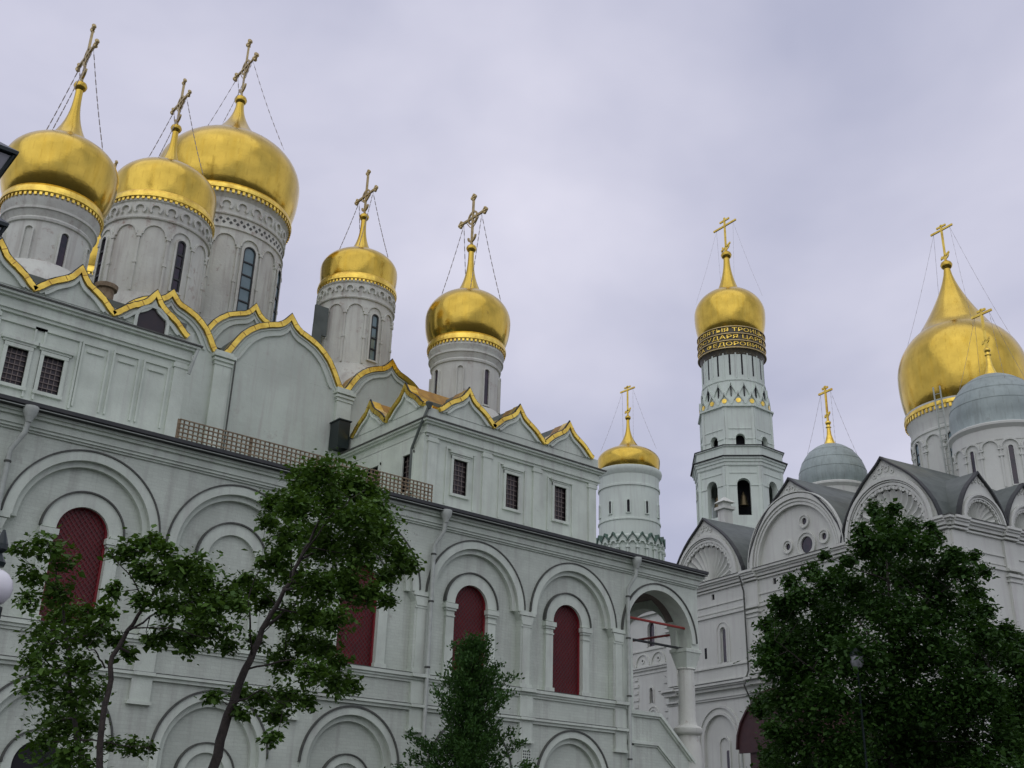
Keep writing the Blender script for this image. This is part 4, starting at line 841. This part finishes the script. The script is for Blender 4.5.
TREES = {'A1': {'limbs': [[[5.39, 15.2, 0.0, 0.09375], [5.39, 15.2, 2.44, 0.075], [5.12, 15.3, 3.28, 0.06], [4.87, 15.2, 4.02, 0.045], [4.73, 15.3, 4.68, 0.03], [4.44, 15.2, 5.17, 0.015]], [[5.04, 15.2, 3.39, 0.03], [4.56, 14.9, 3.69, 0.015], [4.27, 14.7, 3.89, 0.008]], [[4.9, 15.2, 3.9, 0.03], [5.3, 15.6, 4.26, 0.015], [5.53, 15.7, 4.33, 0.008]], [[5.25, 15.2, 2.78, 0.03], [5.53, 14.8, 2.75, 0.015], [6.0, 14.6, 2.7, 0.008]], [[4.73, 15.2, 4.54, 0.02], [4.39, 15.5, 4.93, 0.01], [4.07, 15.5, 5.18, 0.006]]], 'clumps': [[4.24, 14.78, 5.13, 0.21], [3.91, 14.57, 4.99, 0.15], [4.55, 15.03, 5.0, 0.19], [4.13, 14.65, 4.69, 0.17], [4.12, 14.51, 4.35, 0.15], [4.62, 15.04, 4.63, 0.24], [4.97, 15.87, 4.45, 0.28], [4.65, 15.68, 4.21, 0.2], [5.19, 15.62, 4.52, 0.2], [4.54, 14.76, 3.87, 0.26], [5.12, 15.26, 4.17, 0.22], [5.2, 14.84, 4.21, 0.16], [4.86, 14.68, 3.71, 0.26], [4.5, 14.57, 3.41, 0.25], [4.9, 14.74, 3.28, 0.28], [5.56, 15.88, 3.5, 0.22], [5.14, 15.73, 3.11, 0.3], [5.48, 15.69, 3.01, 0.25], [4.99, 15.68, 2.78, 0.24], [5.07, 14.71, 2.62, 0.23], [5.57, 14.9, 2.76, 0.12], [6.04, 15.4, 2.78, 0.16], [6.35, 15.57, 2.77, 0.11], [4.69, 15.77, 3.79, 0.16], [5.28, 15.81, 2.49, 0.21], [5.23, 14.54, 2.45, 0.15]]}, 'A2': {'limbs': [[[5.23, 14.2, 0.0, 0.10625000000000001], [5.23, 14.2, 2.4, 0.085], [5.17, 14.2, 2.96, 0.075], [5.17, 14.25, 3.64, 0.065], [5.34, 14.3, 4.11, 0.055], [5.53, 14.2, 4.52, 0.04], [5.63, 14.1, 4.92, 0.02], [5.33, 14.0, 5.26, 0.01]], [[5.09, 14.2, 3.59, 0.025], [4.82, 13.9, 3.75, 0.018], [4.63, 13.7, 3.73, 0.01]], [[5.27, 14.2, 4.06, 0.03], [5.85, 14.6, 4.46, 0.025], [6.49, 14.8, 4.75, 0.015], [7.05, 14.9, 4.99, 0.008]], [[5.51, 14.2, 4.48, 0.025], [5.07, 13.8, 4.71, 0.015], [4.65, 13.7, 5.01, 0.008]], [[5.53, 14.2, 4.52, 0.02], [5.91, 14.5, 5.17, 0.015], [6.32, 14.6, 5.26, 0.008]], [[5.33, 14.2, 4.12, 0.02], [5.7, 13.8, 4.13, 0.015], [6.29, 13.7, 4.04, 0.008]]], 'clumps': [[5.47, 14.39, 5.38, 0.16], [5.25, 14.51, 5.17, 0.19], [5.33, 14.21, 4.95, 0.19], [5.37, 13.62, 5.09, 0.13], [5.67, 14.15, 4.87, 0.24], [5.68, 13.46, 4.85, 0.23], [6.6, 14.98, 5.08, 0.32], [6.92, 14.86, 4.94, 0.23], [6.84, 14.29, 5.04, 0.13], [5.67, 13.84, 4.42, 0.21], [6.49, 14.94, 4.62, 0.28], [6.55, 14.33, 4.35, 0.28], [7.07, 14.89, 4.24, 0.14], [5.86, 14.83, 4.11, 0.11], [5.81, 14.22, 4.1, 0.16], [6.1, 14.05, 4.05, 0.19], [5.42, 14.38, 3.85, 0.1], [4.98, 14.08, 4.55, 0.12], [4.79, 13.59, 4.2, 0.11], [5.27, 13.85, 4.43, 0.13], [5.4, 14.76, 4.04, 0.11], [6.08, 13.38, 4.42, 0.21], [6.4, 13.38, 4.47, 0.13]]}, 'B': {'limbs': [[[7.01, 14.8, 0.0, 0.17500000000000002], [7.01, 14.8, 2.52, 0.14], [7.13, 14.8, 3.23, 0.13], [7.31, 14.8, 3.87, 0.11], [7.55, 14.9, 4.48, 0.085], [7.79, 14.9, 4.96, 0.07], [8.0, 14.8, 5.59, 0.055], [8.28, 14.8, 6.28, 0.035], [8.47, 14.8, 7.06, 0.015]], [[7.55, 14.9, 4.48, 0.05], [8.24, 15.4, 4.97, 0.035], [8.91, 15.7, 5.41, 0.02], [9.68, 15.9, 5.73, 0.01]], [[7.39, 14.8, 4.09, 0.035], [7.11, 14.4, 4.43, 0.03], [6.93, 14.2, 4.73, 0.02], [6.97, 14.0, 5.28, 0.01]], [[8.0, 14.8, 5.59, 0.04], [9.02, 15.4, 6.21, 0.03], [10.0, 15.7, 6.27, 0.015], [10.72, 15.8, 6.02, 0.008]], [[7.87, 14.8, 5.26, 0.03], [7.47, 14.2, 5.84, 0.02], [7.13, 14.0, 6.34, 0.01]], [[7.31, 14.8, 3.87, 0.03], [7.74, 14.3, 4.01, 0.025], [8.06, 14.0, 3.95, 0.012], [8.52, 13.9, 3.78, 0.008]], [[7.17, 14.8, 3.37, 0.03], [7.35, 14.3, 3.56, 0.02], [7.63, 14.1, 3.37, 0.01], [7.48, 14.0, 2.89, 0.006]], [[7.17, 14.8, 3.37, 0.02], [7.09, 15.2, 3.53, 0.01]], [[8.0, 14.8, 5.59, 0.03], [8.19, 14.2, 6.3, 0.02], [8.57, 14.0, 6.66, 0.01]]], 'clumps': [[8.03, 15.18, 6.93, 0.29], [7.87, 14.14, 6.82, 0.27], [8.73, 14.9, 7.06, 0.29], [8.95, 14.71, 6.9, 0.26], [9.03, 14.33, 6.58, 0.22], [8.28, 16.29, 6.92, 0.24], [7.47, 13.89, 6.16, 0.29], [8.28, 14.54, 6.47, 0.34], [8.38, 13.91, 6.12, 0.33], [9.56, 15.2, 6.44, 0.33], [9.24, 14.13, 5.89, 0.22], [9.7, 14.37, 5.72, 0.18], [10.1, 15.54, 5.88, 0.24], [8.73, 14.26, 5.75, 0.34], [8.69, 14.98, 5.98, 0.35], [8.81, 16.01, 6.28, 0.34], [7.12, 13.6, 5.52, 0.22], [6.71, 13.48, 5.7, 0.11], [7.09, 13.99, 5.29, 0.2], [7.7, 15.6, 5.28, 0.19], [8.13, 15.15, 5.44, 0.28], [7.94, 14.01, 5.15, 0.29], [8.53, 14.29, 5.22, 0.3], [8.66, 13.83, 5.09, 0.18], [8.2, 14.68, 4.81, 0.27], [7.9, 13.43, 4.52, 0.22], [8.16, 15.39, 4.9, 0.22], [8.05, 15.99, 5.15, 0.19], [8.89, 16.16, 4.65, 0.26], [8.93, 15.5, 4.5, 0.25], [8.67, 16.18, 4.3, 0.23], [7.55, 13.35, 3.74, 0.2], [8.38, 14.17, 3.79, 0.19], [9.93, 16.2, 4.06, 0.18], [8.79, 15.63, 3.65, 0.16], [7.84, 14.53, 3.55, 0.19], [8.62, 16.13, 3.44, 0.17], [7.81, 15.16, 3.57, 0.16], [7.74, 15.75, 3.68, 0.15], [6.6, 14.18, 3.4, 0.11], [7.33, 13.87, 2.9, 0.11], [7.23, 14.63, 3.27, 0.1], [8.13, 13.71, 4.0, 0.14], [9.37, 14.44, 5.14, 0.13], [8.1, 16.19, 4.55, 0.13]]}, 'D': {'limbs': [[[22.9, 14.3, 0, 0.2], [22.9, 14.3, 3.45, 0.17], [22.98, 14.17, 4.9, 0.13], [23.02, 14.11, 6.24, 0.1], [23.07, 14.03, 7.64, 0.06], [23.1, 13.99, 8.84, 0.02]], [[22.94, 14.25, 4.04, 0.1], [21.65, 14.4, 4.79, 0.07], [20.51, 14.82, 5.56, 0.03], [19.96, 15.05, 5.95, 0.01]], [[22.96, 14.21, 4.47, 0.1], [23.94, 13.54, 5.17, 0.07], [24.91, 12.79, 5.66, 0.03], [25.18, 12.25, 5.42, 0.01]], [[23.0, 14.15, 5.79, 0.07], [23.41, 15.35, 7.16, 0.04], [23.31, 16.39, 7.78, 0.01]], [[23.01, 14.13, 6.02, 0.06], [22.9, 12.93, 6.99, 0.04], [23.02, 12.09, 7.44, 0.01]], [[22.91, 14.28, 3.61, 0.08], [23.54, 16.06, 3.94, 0.05], [23.42, 17.1, 4.2, 0.02]]], 'clumps': [[22.47, 13.58, 8.84, 0.28], [21.38, 12.66, 8.03, 0.35], [21.18, 13.28, 7.99, 0.31], [22.23, 12.59, 8.07, 0.27], [24.06, 14.81, 8.29, 0.5], [22.83, 13.25, 7.66, 0.5], [22.9, 12.47, 7.71, 0.27], [22.34, 11.73, 7.34, 0.22], [25.83, 13.45, 7.7, 0.3], [23.36, 12.86, 7.32, 0.32], [21.53, 14.06, 7.27, 0.34], [20.66, 14.19, 7.22, 0.27], [20.36, 14.59, 6.94, 0.29], [20.55, 15.16, 6.71, 0.27], [22.98, 15.61, 7.32, 0.39], [20.33, 15.32, 6.03, 0.31], [19.84, 15.18, 5.52, 0.2], [21.81, 15.84, 6.51, 0.47], [21.4, 14.59, 6.42, 0.54], [24.68, 15.58, 7.63, 0.66], [21.79, 12.93, 6.49, 0.57], [23.71, 13.18, 6.87, 0.46], [24.94, 13.16, 6.97, 0.33], [23.61, 12.25, 6.22, 0.35], [26.06, 13.06, 6.33, 0.38], [24.2, 11.76, 5.7, 0.4], [20.7, 15.51, 5.54, 0.45], [21.76, 15.31, 5.76, 0.6], [20.89, 13.67, 5.71, 0.6], [22.76, 13.87, 5.85, 0.63], [22.54, 12.75, 5.81, 0.57], [25.3, 13.58, 6.01, 0.48], [22.52, 17.39, 5.09, 0.25], [21.71, 16.05, 4.92, 0.56], [20.53, 14.15, 4.67, 0.59], [21.8, 14.02, 4.67, 0.61], [22.2, 13.28, 4.76, 0.6], [22.48, 12.49, 4.94, 0.51], [22.94, 11.84, 4.94, 0.46], [25.71, 12.58, 5.05, 0.51], [20.54, 14.98, 4.0, 0.52], [20.68, 14.1, 3.77, 0.55], [24.37, 15.51, 3.97, 0.67], [23.47, 13.92, 3.96, 0.58], [25.58, 13.99, 4.18, 0.47], [23.69, 12.05, 3.99, 0.47], [25.92, 12.47, 4.18, 0.55], [22.06, 16.71, 3.53, 0.37], [23.08, 16.35, 3.36, 0.52], [23.88, 14.77, 3.15, 0.6], [23.57, 13.12, 3.21, 0.43], [22.47, 11.44, 3.12, 0.48], [21.44, 14.22, 2.92, 0.47], [24.79, 14.35, 4.75, 0.57], [25.27, 13.73, 4.82, 0.47], [25.08, 14.29, 3.64, 0.51], [23.22, 12.32, 3.47, 0.46], [24.88, 12.15, 3.67, 0.53], [25.32, 12.68, 4.69, 0.5], [24.45, 12.86, 5.17, 0.41], [25.6, 12.26, 5.24, 0.5], [23.13, 14.17, 4.26, 0.54], [23.27, 14.99, 3.44, 0.59], [23.98, 14.1, 3.04, 0.58], [21.5, 14.59, 3.23, 0.52], [22.84, 17.64, 6.41, 0.2], [23.08, 17.58, 7.09, 0.23], [20.14, 15.03, 6.86, 0.16], [23.53, 17.07, 8.18, 0.21], [23.8, 16.63, 8.36, 0.23], [23.09, 15.38, 8.05, 0.2], [21.13, 13.36, 8.34, 0.18], [24.51, 15.04, 9.85, 0.21], [21.81, 12.95, 8.91, 0.16], [25.17, 14.52, 9.48, 0.23], [24.29, 13.39, 8.84, 0.19], [22.08, 11.87, 7.75, 0.17], [22.6, 11.89, 7.76, 0.15], [24.63, 12.44, 7.89, 0.16], [24.32, 12.41, 6.9, 0.21], [25.18, 12.43, 6.61, 0.21], [26.0, 12.56, 6.46, 0.24], [22.52, 12.5, 8.57, 0.11], [20.78, 13.56, 7.63, 0.15], [22.76, 17.74, 4.9, 0.2], [19.78, 15.06, 4.05, 0.21], [22.71, 17.48, 3.82, 0.24], [20.92, 14.24, 7.89, 0.11], [25.24, 12.94, 8.44, 0.12]]}}
# ================================================================ TREES
def tree(name, label, cat, data, nleaf, lsize, leafm, seed, twigs=5, group=None, spr=1.0):
    rnd = random.Random(seed); r0 = data['limbs'][0][0]
    t = root(name, label, cat, (r0[0], r0[1], 0), design_world=True, group=group); sc_r = data.get('thin', .5)
    tr = MB(); br = MB(); nodes = []
    for i, l in enumerate(data['limbs']):
        pts = []; rs = []
        for a, b_ in zip(l, l[1:]):
            for k in range(4):
                q = k/4; p = Vector(a[:3]).lerp(Vector(b_[:3]), q); j = .004 if k else 0
                pts.append(p+Vector((rnd.gauss(0, j), rnd.gauss(0, j), rnd.gauss(0, j)))*3); rs.append((a[3]+(b_[3]-a[3])*q)*sc_r)
        pts.append(Vector(l[-1][:3])); rs.append(l[-1][3]*sc_r)
        (tr if i == 0 else br).tube(pts, rs, 9 if i == 0 else 6)
        nodes += [(p, r) for p, r in zip(pts, rs) if p.z > 1.5]
    cl = []
    for c in data['clumps']:
        C_ = Vector(c[:3]); R = c[3]
        best = min(nodes, key=lambda n_: (n_[0]-C_).length + max(0, n_[0].z-C_.z)*.6)
        mid = best[0].lerp(C_, .55)+Vector((rnd.gauss(0, .06), rnd.gauss(0, .06), -.04)); r_ = min(best[1]*.7, .022)
        br.tube([best[0], mid, C_], [r_, r_*.6, .006], 5)
        for k in range(twigs):
            d = Vector((rnd.gauss(0, 1), rnd.gauss(0, 1), rnd.gauss(-.1, .6))).normalized(); e = C_+d*R*rnd.uniform(.55, 1.12)
            br.tube([C_, C_.lerp(e, .5)+Vector((0, 0, .03)), e], [.007, .005, .002], 3)
            cl.append((C_, e, R))
    tr.build('trunk', 'bark', t, smooth=50); br.build('limbs', 'bark', t)
    vs = []; fs = []; tot = sum(c[2]**1.6 for c in cl)
    for C_, e, R in cl:
        n = max(3, int(nleaf*R**1.6/tot))
        for _ in range(n):
            q = rnd.random()**.6; p = C_.lerp(e, q)+Vector((rnd.gauss(0, .36), rnd.gauss(0, .36), rnd.gauss(-.05, .34)))*R*spr
            s = lsize*rnd.choice((.45, .7, .9, 1.1, 1.5))*rnd.uniform(.8, 1.2); a = rnd.uniform(0, 2*PI); dx = Vector((math.cos(a), math.sin(a), rnd.gauss(-.45, .45))).normalized()
            nrm = Vector((rnd.gauss(0, .5), rnd.gauss(0, .5), 1)).normalized(); dy = dx.cross(nrm).normalized()
            k = len(vs); w_ = s*.34
            vs += [p, p+dx*s*.45+dy*w_+Vector((0, 0, s*.06)), p+dx*s, p+dx*s*.45-dy*w_+Vector((0, 0, s*.06))]
            fs += [(k, k+1, k+2), (k, k+2, k+3)]
    o = OFF[t.name]; me = bpy.data.meshes.new('crown'); me.from_pydata([(v.x-o[0], v.y-o[1], v.z-o[2]) for v in vs], [], fs); me.materials.append(M[leafm])
    ob = bpy.data.objects.new('crown', me); COL.objects.link(ob); ob.parent = t
    return t
tree('young_tree', 'slim young tree with a narrow leafy column in front of the leftmost red window', 'tree', TREES['A1'], 8000, .078, 'leafA', 3, spr=1.12)
tree('young_tree', 'slim forked young tree leaning right, beside the leftmost red window', 'tree', TREES['A2'], 9500, .078, 'leafA', 5, spr=1.12)
tree('young_tree', 'tallest of the young trees, thick leaning trunk and loose crown reaching the lattice railing', 'tree', TREES['B'], 30000, .077, 'leafA', 7, spr=1.12)
tree('broad_tree', 'large dense dark green tree in front of the white church', 'tree', TREES['D'], 135000, .10, 'leafD', 9, twigs=9, spr=1.25)
def conifer(loc, h, r, n, label):
    rnd = random.Random(21); t = root('conifer', label, 'tree', loc, design_world=True); x0, y0, z0 = loc
    b = MB(); b.tube([(x0, y0, 0), (x0+.03, y0, h*.5), (x0, y0, h*.97)], [.09, .055, .01], 7); b.build('trunk', 'bark', t)
    vs = []; fs = []; br = MB()
    nb = 190
    for i in range(nb):
        q = (i+rnd.random())/nb; z = .5+(h-.55)*q; a = i*2.4+rnd.gauss(0, .4); L = r*((1-q)**.48)*rnd.choice((.5, .7, .85, 1.0, 1.3))*rnd.uniform(.85, 1.1)+.05; up = .35+.7*q
        d = Vector((math.cos(a), math.sin(a), up)).normalized(); s0 = Vector((x0, y0, z)); e = s0+d*L; m_ = s0.lerp(e, .5)+Vector((0, 0, -.06*L)); br.tube([s0, m_, e], [.014, .009, .003], 4)
        for k in range(max(20, int(n/nb*L/r*1.6))):
            u = rnd.random()**.7; p = s0.lerp(e, u)+Vector((rnd.gauss(0, .1), rnd.gauss(0, .1), rnd.gauss(0, .08)))
            s = .11*rnd.uniform(.6, 1.3); dx = (d*.7+Vector((rnd.gauss(0, .6), rnd.gauss(0, .6), rnd.gauss(.2, .4)))).normalized(); dy = dx.cross(Vector((rnd.gauss(0, 1), rnd.gauss(0, 1), 1))).normalized()*s*.26
            kk = len(vs); vs += [p, p+dx*s*.5+dy, p+dx*s, p+dx*s*.5-dy]; fs += [(kk, kk+1, kk+2), (kk, kk+2, kk+3)]
    br.build('limbs', 'bark', t); me = bpy.data.meshes.new('crown'); me.from_pydata([(v.x-x0, v.y-y0, v.z) for v in vs], [], fs); me.materials.append(M['leafC']); ob = bpy.data.objects.new('crown', me); COL.objects.link(ob); ob.parent = t
conifer((20.05, 26.0, 0), 7.1, 2.0, 46000, 'dark narrow conifer standing between the two middle red windows')

# ================================================================ LAMPS
# globe lamp, its globe peeks in at the left edge
L = root('globe_lamp', 'white globe street lamp cut by the left edge, beside the young tree', 'street lamp', (2.19, 8.72, 0))
b = MB(); b.lathe(0, 0, [(.14, 0), (.14, .5), (.09, .6), (.06, 1.0), (.045, 3.0), (.07, 3.05), (.1, 3.12), (.1, 3.2)], 14); b.build('post', 'greenblack', L, smooth=40)
b = MB(); b.ball((0, 0, 3.34), .145, 24); b.build('globe', 'opal', L, smooth=60)
b = MB(); b.lathe(0, 0, [(.05, 3.5), (.06, 3.53), (.02, 3.60), (.05, 3.63), (.05, 3.67), (.01, 3.78)], 12); b.build('finial', 'greenblack', L)
# tall double-lantern lamp, only two lantern corners reach into the frame
L = root('lantern_lamp', 'dark green street lamp with square glass lanterns, cut by the upper left edge', 'street lamp', (1.38, 8.86, 0))
b = MB(); b.lathe(0, 0, [(.16, 0), (.16, .6), (.1, .75), (.06, 1.4), (.045, 6.1), (.08, 6.15), (.05, 6.3), (.04, 6.6)], 14); b.build('post', 'greenblack', L, smooth=40)
def lantern(x, y, zt, s):
    b = MB(); b.lathe(x, y, [(s*1.12, zt-.03), (s*1.14, zt), (s*.5, zt+.12), (s*.1, zt+.2)], 4, PI/4); b.lathe(x, y, [(s*.50, zt-.42), (s*.55, zt-.38)], 4, PI/4)
    for i in range(4):
        a = PI/4+i*PI/2; b.tube([(x+s*math.cos(a), y+s*math.sin(a), zt-.03), (x+s*.55*math.cos(a), y+s*.55*math.sin(a), zt-.38)], .014, 4)
    l = b.build('lantern', 'greenblack', L)
    b = MB(); b.lathe(x, y, [(s*.5, zt-.37), (s*.95, zt-.04)], 4, PI/4, cap=False); b.build('lantern_glass', 'frost', l)
    b = MB(); b.tube([(x, y, zt-.42), (x-.05, y, zt-.55), (0, 0, zt-.5)], .018, 6); b.build('bracket', 'greenblack', l)
lantern(1.38-1.38, 0, 6.88, .34); lantern(.12, .0, 6.24, .27)
# white-shaded lamp standing in the shade of the broad tree
d = 0; L = root('park_lamp', 'small lamp with a white bowl shade in front of the big dense tree', 'street lamp', (20.6, 13.46, .27))
b = MB(); b.lathe(0, 0, [(.12, -.27), (.12, .5), (.07, .6), (.03, 1.0), (.022, 4.95), (.05, 5.0)], 12); b.build('post', 'greenblack', L, smooth=40)
b = MB(); b.lathe(0, 0, [(.05, 5.0), (.1, 5.03), (.13, 5.12), (.15, 5.22), (.145, 5.24)], 20); b.build('lamp_shade', 'frost', L, smooth=60)
b = MB(); b.lathe(0, 0, [(.16, 5.24), (.15, 5.28), (.07, 5.38), (.02, 5.45)], 20); b.build('lamp_cap', 'greenblack', L)
